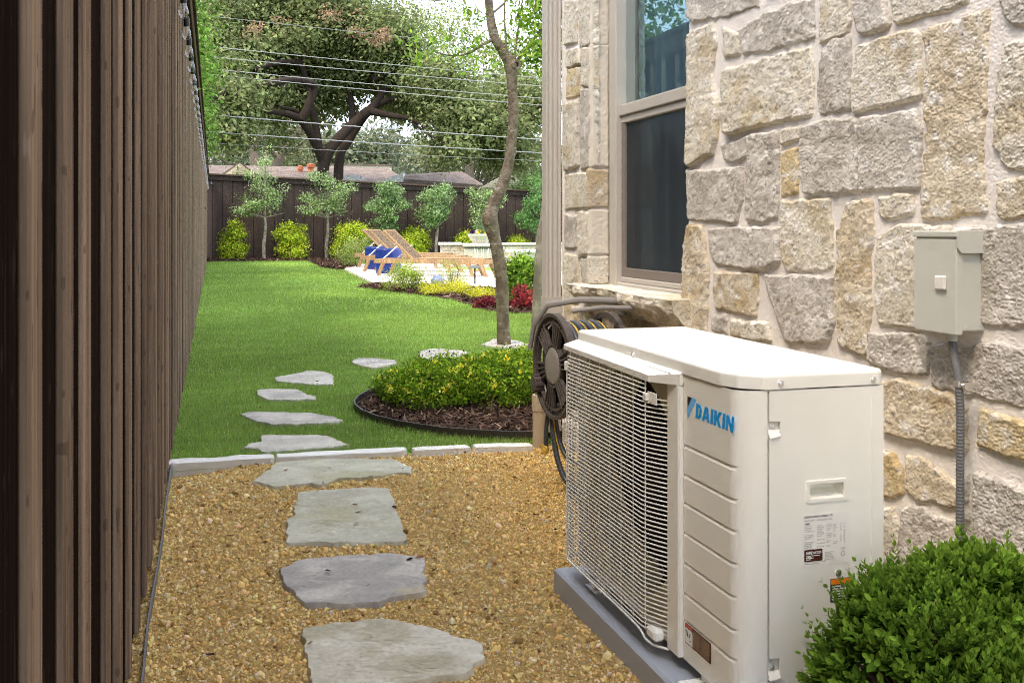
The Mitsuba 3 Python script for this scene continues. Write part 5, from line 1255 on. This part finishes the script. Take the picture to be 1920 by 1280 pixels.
tree('background_tree', 'pale olive tree behind the right hand house', (16.5, 66, -.5), .3, [(14.5, 66, 5.8, 2.6, 2.5, 1.8), (17.5, 66, 6.2, 3.0, 2.5, 2.0), (20, 67, 5.6, 2.5, 2.5, 1.8)], 240, 36, .24, PALE, 332, sig=.5, shell=.15)
tree('background_tree', 'round grey green tree right of the oak trunk', (10.5, 78, -.5), .35, [(9.5, 78, 6.0, 3.0, 2.5, 3.0), (12.5, 80, 6.4, 3.2, 2.5, 3.2), (6.5, 79, 5.6, 2.6, 2.5, 2.8)], 330, 40, .36, [(.20, .25, .15), (.27, .31, .19), (.30, .31, .19)], 333, sig=.5, shell=.15)
tree('background_tree', 'bright green bush like tree beyond the right end of the back fence', (14.8, 42, -.5), .2, [(14.2, 42, 2.9, 1.3, 1.2, 1.0), (13.2, 42, 2.4, .9, 1, .8), (15.4, 42, 3.4, 1.2, 1, 1.2)], 150, 32, .15, [(.20, .34, .09), (.30, .42, .14), (.12, .22, .06)], 334, sig=.28, shell=.2)
bt = thing('bare_tree', 'leafless pale branching tree left of the oak trunk', 'tree')
part('trunk', tube(spline([og(508, 330, 62), og(520, 300, 62), og(545, 262, 62), og(565, 240, 62), og(590, 205, 62)], 20), np.linspace(.38, .12, 20), 9), 'bark_far', bt, smooth=True)
part('trunk', tube(spline([og(480, 330, 60), og(478, 300, 60), og(470, 270, 60), og(450, 235, 60)], 14), np.linspace(.34, .1, 14), 8), 'bark_far', bt, smooth=True)
part('limb', cat(*[tube(spline([og(a, b, 62), og(c_, d, 61), og(e, f, 60)], 10), np.linspace(.14, .03, 10), 5, False) for a, b, c_, d, e, f in ((530, 285, 555, 275, 585, 250), (520, 300, 500, 270, 480, 250), (545, 262, 525, 235, 505, 215), (545, 262, 530, 225, 540, 190), (478, 300, 490, 262, 520, 240), (470, 270, 440, 255, 410, 245), (555, 250, 600, 240, 625, 215))]), 'bark_far', bt, smooth=True)
tree('far_tree_line', 'hazy pale green row of distant trees beyond the houses', (0, 110, -.5), .5, [(x_, 112 + 6 * math.sin(x_), 6.5 + 1.8 * math.sin(x_ * 1.7), 5, 4, 5.0 + 1.5 * math.sin(x_ * 2.3)) for x_ in np.arange(-14, 50, 4.5)], 750, 42, .75, [(.25, .28, .19), (.31, .33, .24), (.20, .24, .15)], 335, sig=.8, shell=.1, limbs=3)
# bright evergreen screen beyond the left fence
HG = [(.11, .24, .035), (.19, .33, .06), (.07, .15, .025), (.28, .40, .09)]
for k, (y_, lb) in enumerate(((6.2, 'tall bright green evergreen beyond the left fence, nearest of the row'), (10.8, 'tall bright green evergreen leaning over the left fence, second of the row'), (16.0, 'tall bright green evergreen beyond the left fence, third of the row'), (22.0, 'tall bright green evergreen beyond the far end of the left fence'))):
    tree('evergreen', lb, (-1.3, y_, -.1), .10, [(-1.25, y_, 2.2, .80, 1.6, 1.6), (-1.15, y_ + .3, 3.6, .80 if k else .6, 1.8, 1.5), (-1.1, y_ - .2, 5.0, .85, 1.6, 1.3), (-.78 + .13 * k - .4 * (k == 0), y_ + .2, 3.3, .42, 2.4, .9), (-.75 + .12 * k - .4 * (k == 0), y_ + .2, 4.3, .45, 2.4, .9)], 620, 24, .085, HG, 340 + k, sig=.16, shell=.5, group='evergreens beyond the left fence', bmat='bark_smooth')

# houses over the back fence
def house_far(label, parts_):
    h_ = thing('neighbour_house', label, 'house')
    for nm, m_, mt in parts_:
        part(nm, m_, mt, h_)
    return h_
def roof(x0, x1, y0, y1, ze, zr, inset=0):
    ym = (y0 + y1) / 2
    return hull([(x0, y0, ze), (x1, y0, ze), (x0, y1, ze), (x1, y1, ze), (x0 + inset, ym, zr), (x1 - inset, ym, zr), (x0, y0, ze - .15), (x1, y1, ze - .15), (x1, y0, ze - .15), (x0, y1, ze - .15)])
def gable(xc, hw, y_, ze, zr, mt='siding'):
    ps = [('gable_trim', hull([(xc - hw - .12, y_, ze - .1), (xc + hw + .12, y_, ze - .1), (xc, y_, zr + .12), (xc - hw - .12, y_ + .1, ze - .1), (xc + hw + .12, y_ + .1, ze - .1), (xc, y_ + .1, zr + .12)]), 'siding_trim')]
    n = 7
    for k in range(n):
        z0, z1 = ze + (zr - ze) * k / n, ze + (zr - ze) * (k + .86) / n
        a, b = hw * (1 - k / n) * .86, hw * (1 - (k + .86) / n) * .86
        ps.append(('siding_board', hull([(xc - a, y_ - .01, z0), (xc + a, y_ - .01, z0), (xc - b, y_ - .01, z1), (xc + b, y_ - .01, z1), (xc - a, y_ - .05, z0), (xc + a, y_ - .05, z0), (xc - b, y_ - .02, z1), (xc + b, y_ - .02, z1)]), mt))
    return ps
hl = house_far('low neighbouring house with brown shingle roof and small cream gable, left of the oak', [('wall', box(-4, 8.2, 47, 55, -.1, 2.9), 'siding'), ('roof', roof(-4.5, 8.8, 46.2, 56, 2.95, 3.95, .3), 'roof_shingle')] + gable(1.1, .95, 45.6, 3.0, 3.62)
               + [('gable_roof', hull([(1.1, 45.72, 3.80), (-.05, 45.72, 2.98), (2.25, 45.72, 2.98), (1.1, 48.5, 3.80), (-.05, 48.5, 2.98), (2.25, 48.5, 2.98)]), 'roof_shingle')])
for u, v, r_ in ((563, 314, .11), (583, 310, .14)):
    x_, y_, z_ = og(u, v, 49.5)
    part('vent_pipe', lathe([(r_, -1), (r_, -.1), (r_ * 1.4, -.1), (r_ * 1.4, .05), (0, .1)], (x_, y_, z_), 12), 'vent_red', hl)
x0, y_, z0 = og(660, 330, 46)
house_far('flat roofed cream house glimpsed right of the oak trunk', [('wall', box(6.6, 9.4, 58, 64, -.1, 4.0), 'siding'), ('fascia', box(6.4, 9.8, 57.6, 64.4, 4.01, 4.45), 'siding_trim'), ('roof', box(6.3, 9.9, 57.5, 64.5, 4.455, 4.52), 'roof_shingle')])
def P3(u, v, y):
    return og(u, v, y)
hr2 = house_far('low neighbouring house with brown hipped roof and cream sided gable on the right', [('wall', box(8.3, 13.8, 44, 50, -.1, 2.5), 'siding'),
    ('roof', hull([P3(735, 333, 43.3), P3(905, 347, 43.3), P3(760, 327, 47), P3(866, 321, 47), P3(735, 345, 43.3), P3(905, 352, 43.3), P3(760, 340, 51), P3(905, 345, 51)]), 'roof_shingle')]
    + gable(12.35, 1.35, 42.6, 2.62, 3.22) + [('valley_roof', hull([P3(640, 330, 50), P3(735, 335, 50), P3(650, 321, 54), P3(700, 322, 54), P3(640, 345, 50), P3(735, 345, 50)]), 'roof_shingle')])
cv_ = []
for t in np.linspace(0, 1, 9):
    u, v = 722 + 34 * t, 338 - 13 * t ** .6
    cv_ += [P3(u, v, 43.1), P3(u, 341, 43.1), P3(u + 3, v - 1, 45), P3(u + 3, 341, 45)]
part('skylight', hull(cv_), 'white_metal', hr2)
part('skylight', hull([P3(648, 328, 46), P3(676, 328, 46), P3(686, 338, 46), P3(648, 338, 46), P3(648, 328, 46.6), P3(676, 328, 46.6), P3(686, 338, 46.6), P3(648, 338, 46.6)]), 'white_metal', hr2)

# overhead wires along the back alley
for v0, v1, r_, y_, lb in ((30, 95, .007, 34.4, 'topmost thin overhead wire across the oak'), (87, 147, .011, 34.0, 'second overhead wire from the top'), (106, 162, .011, 34.2, 'third overhead wire from the top'), (129, 185, .011, 33.8, 'fourth overhead wire, upper one of a close pair'), (139, 198, .011, 33.8, 'fifth overhead wire, lower one of the close pair'),
                           (215, 262, .015, 33.4, 'sixth overhead wire, thick and bright below the oak limbs'), (247, 287, .014, 33.6, 'lowest thick overhead wire above the roofs'), (268, 302, .006, 33.9, 'thin wire just above the neighbouring roofs')):
    a, b = np.array(og(390, v0, y_)), np.array(og(1022, v1, y_))
    t = np.linspace(-1.5, 2.5, 60)[:, None]
    p_ = a + (b - a) * t
    p_[:, 2] -= .35 * (.25 - (t[:, 0] - .5) ** 2) * .3
    part('overhead_wire', tube(p_, r_, 5), 'wire_grey', label=lb, category='overhead wire')
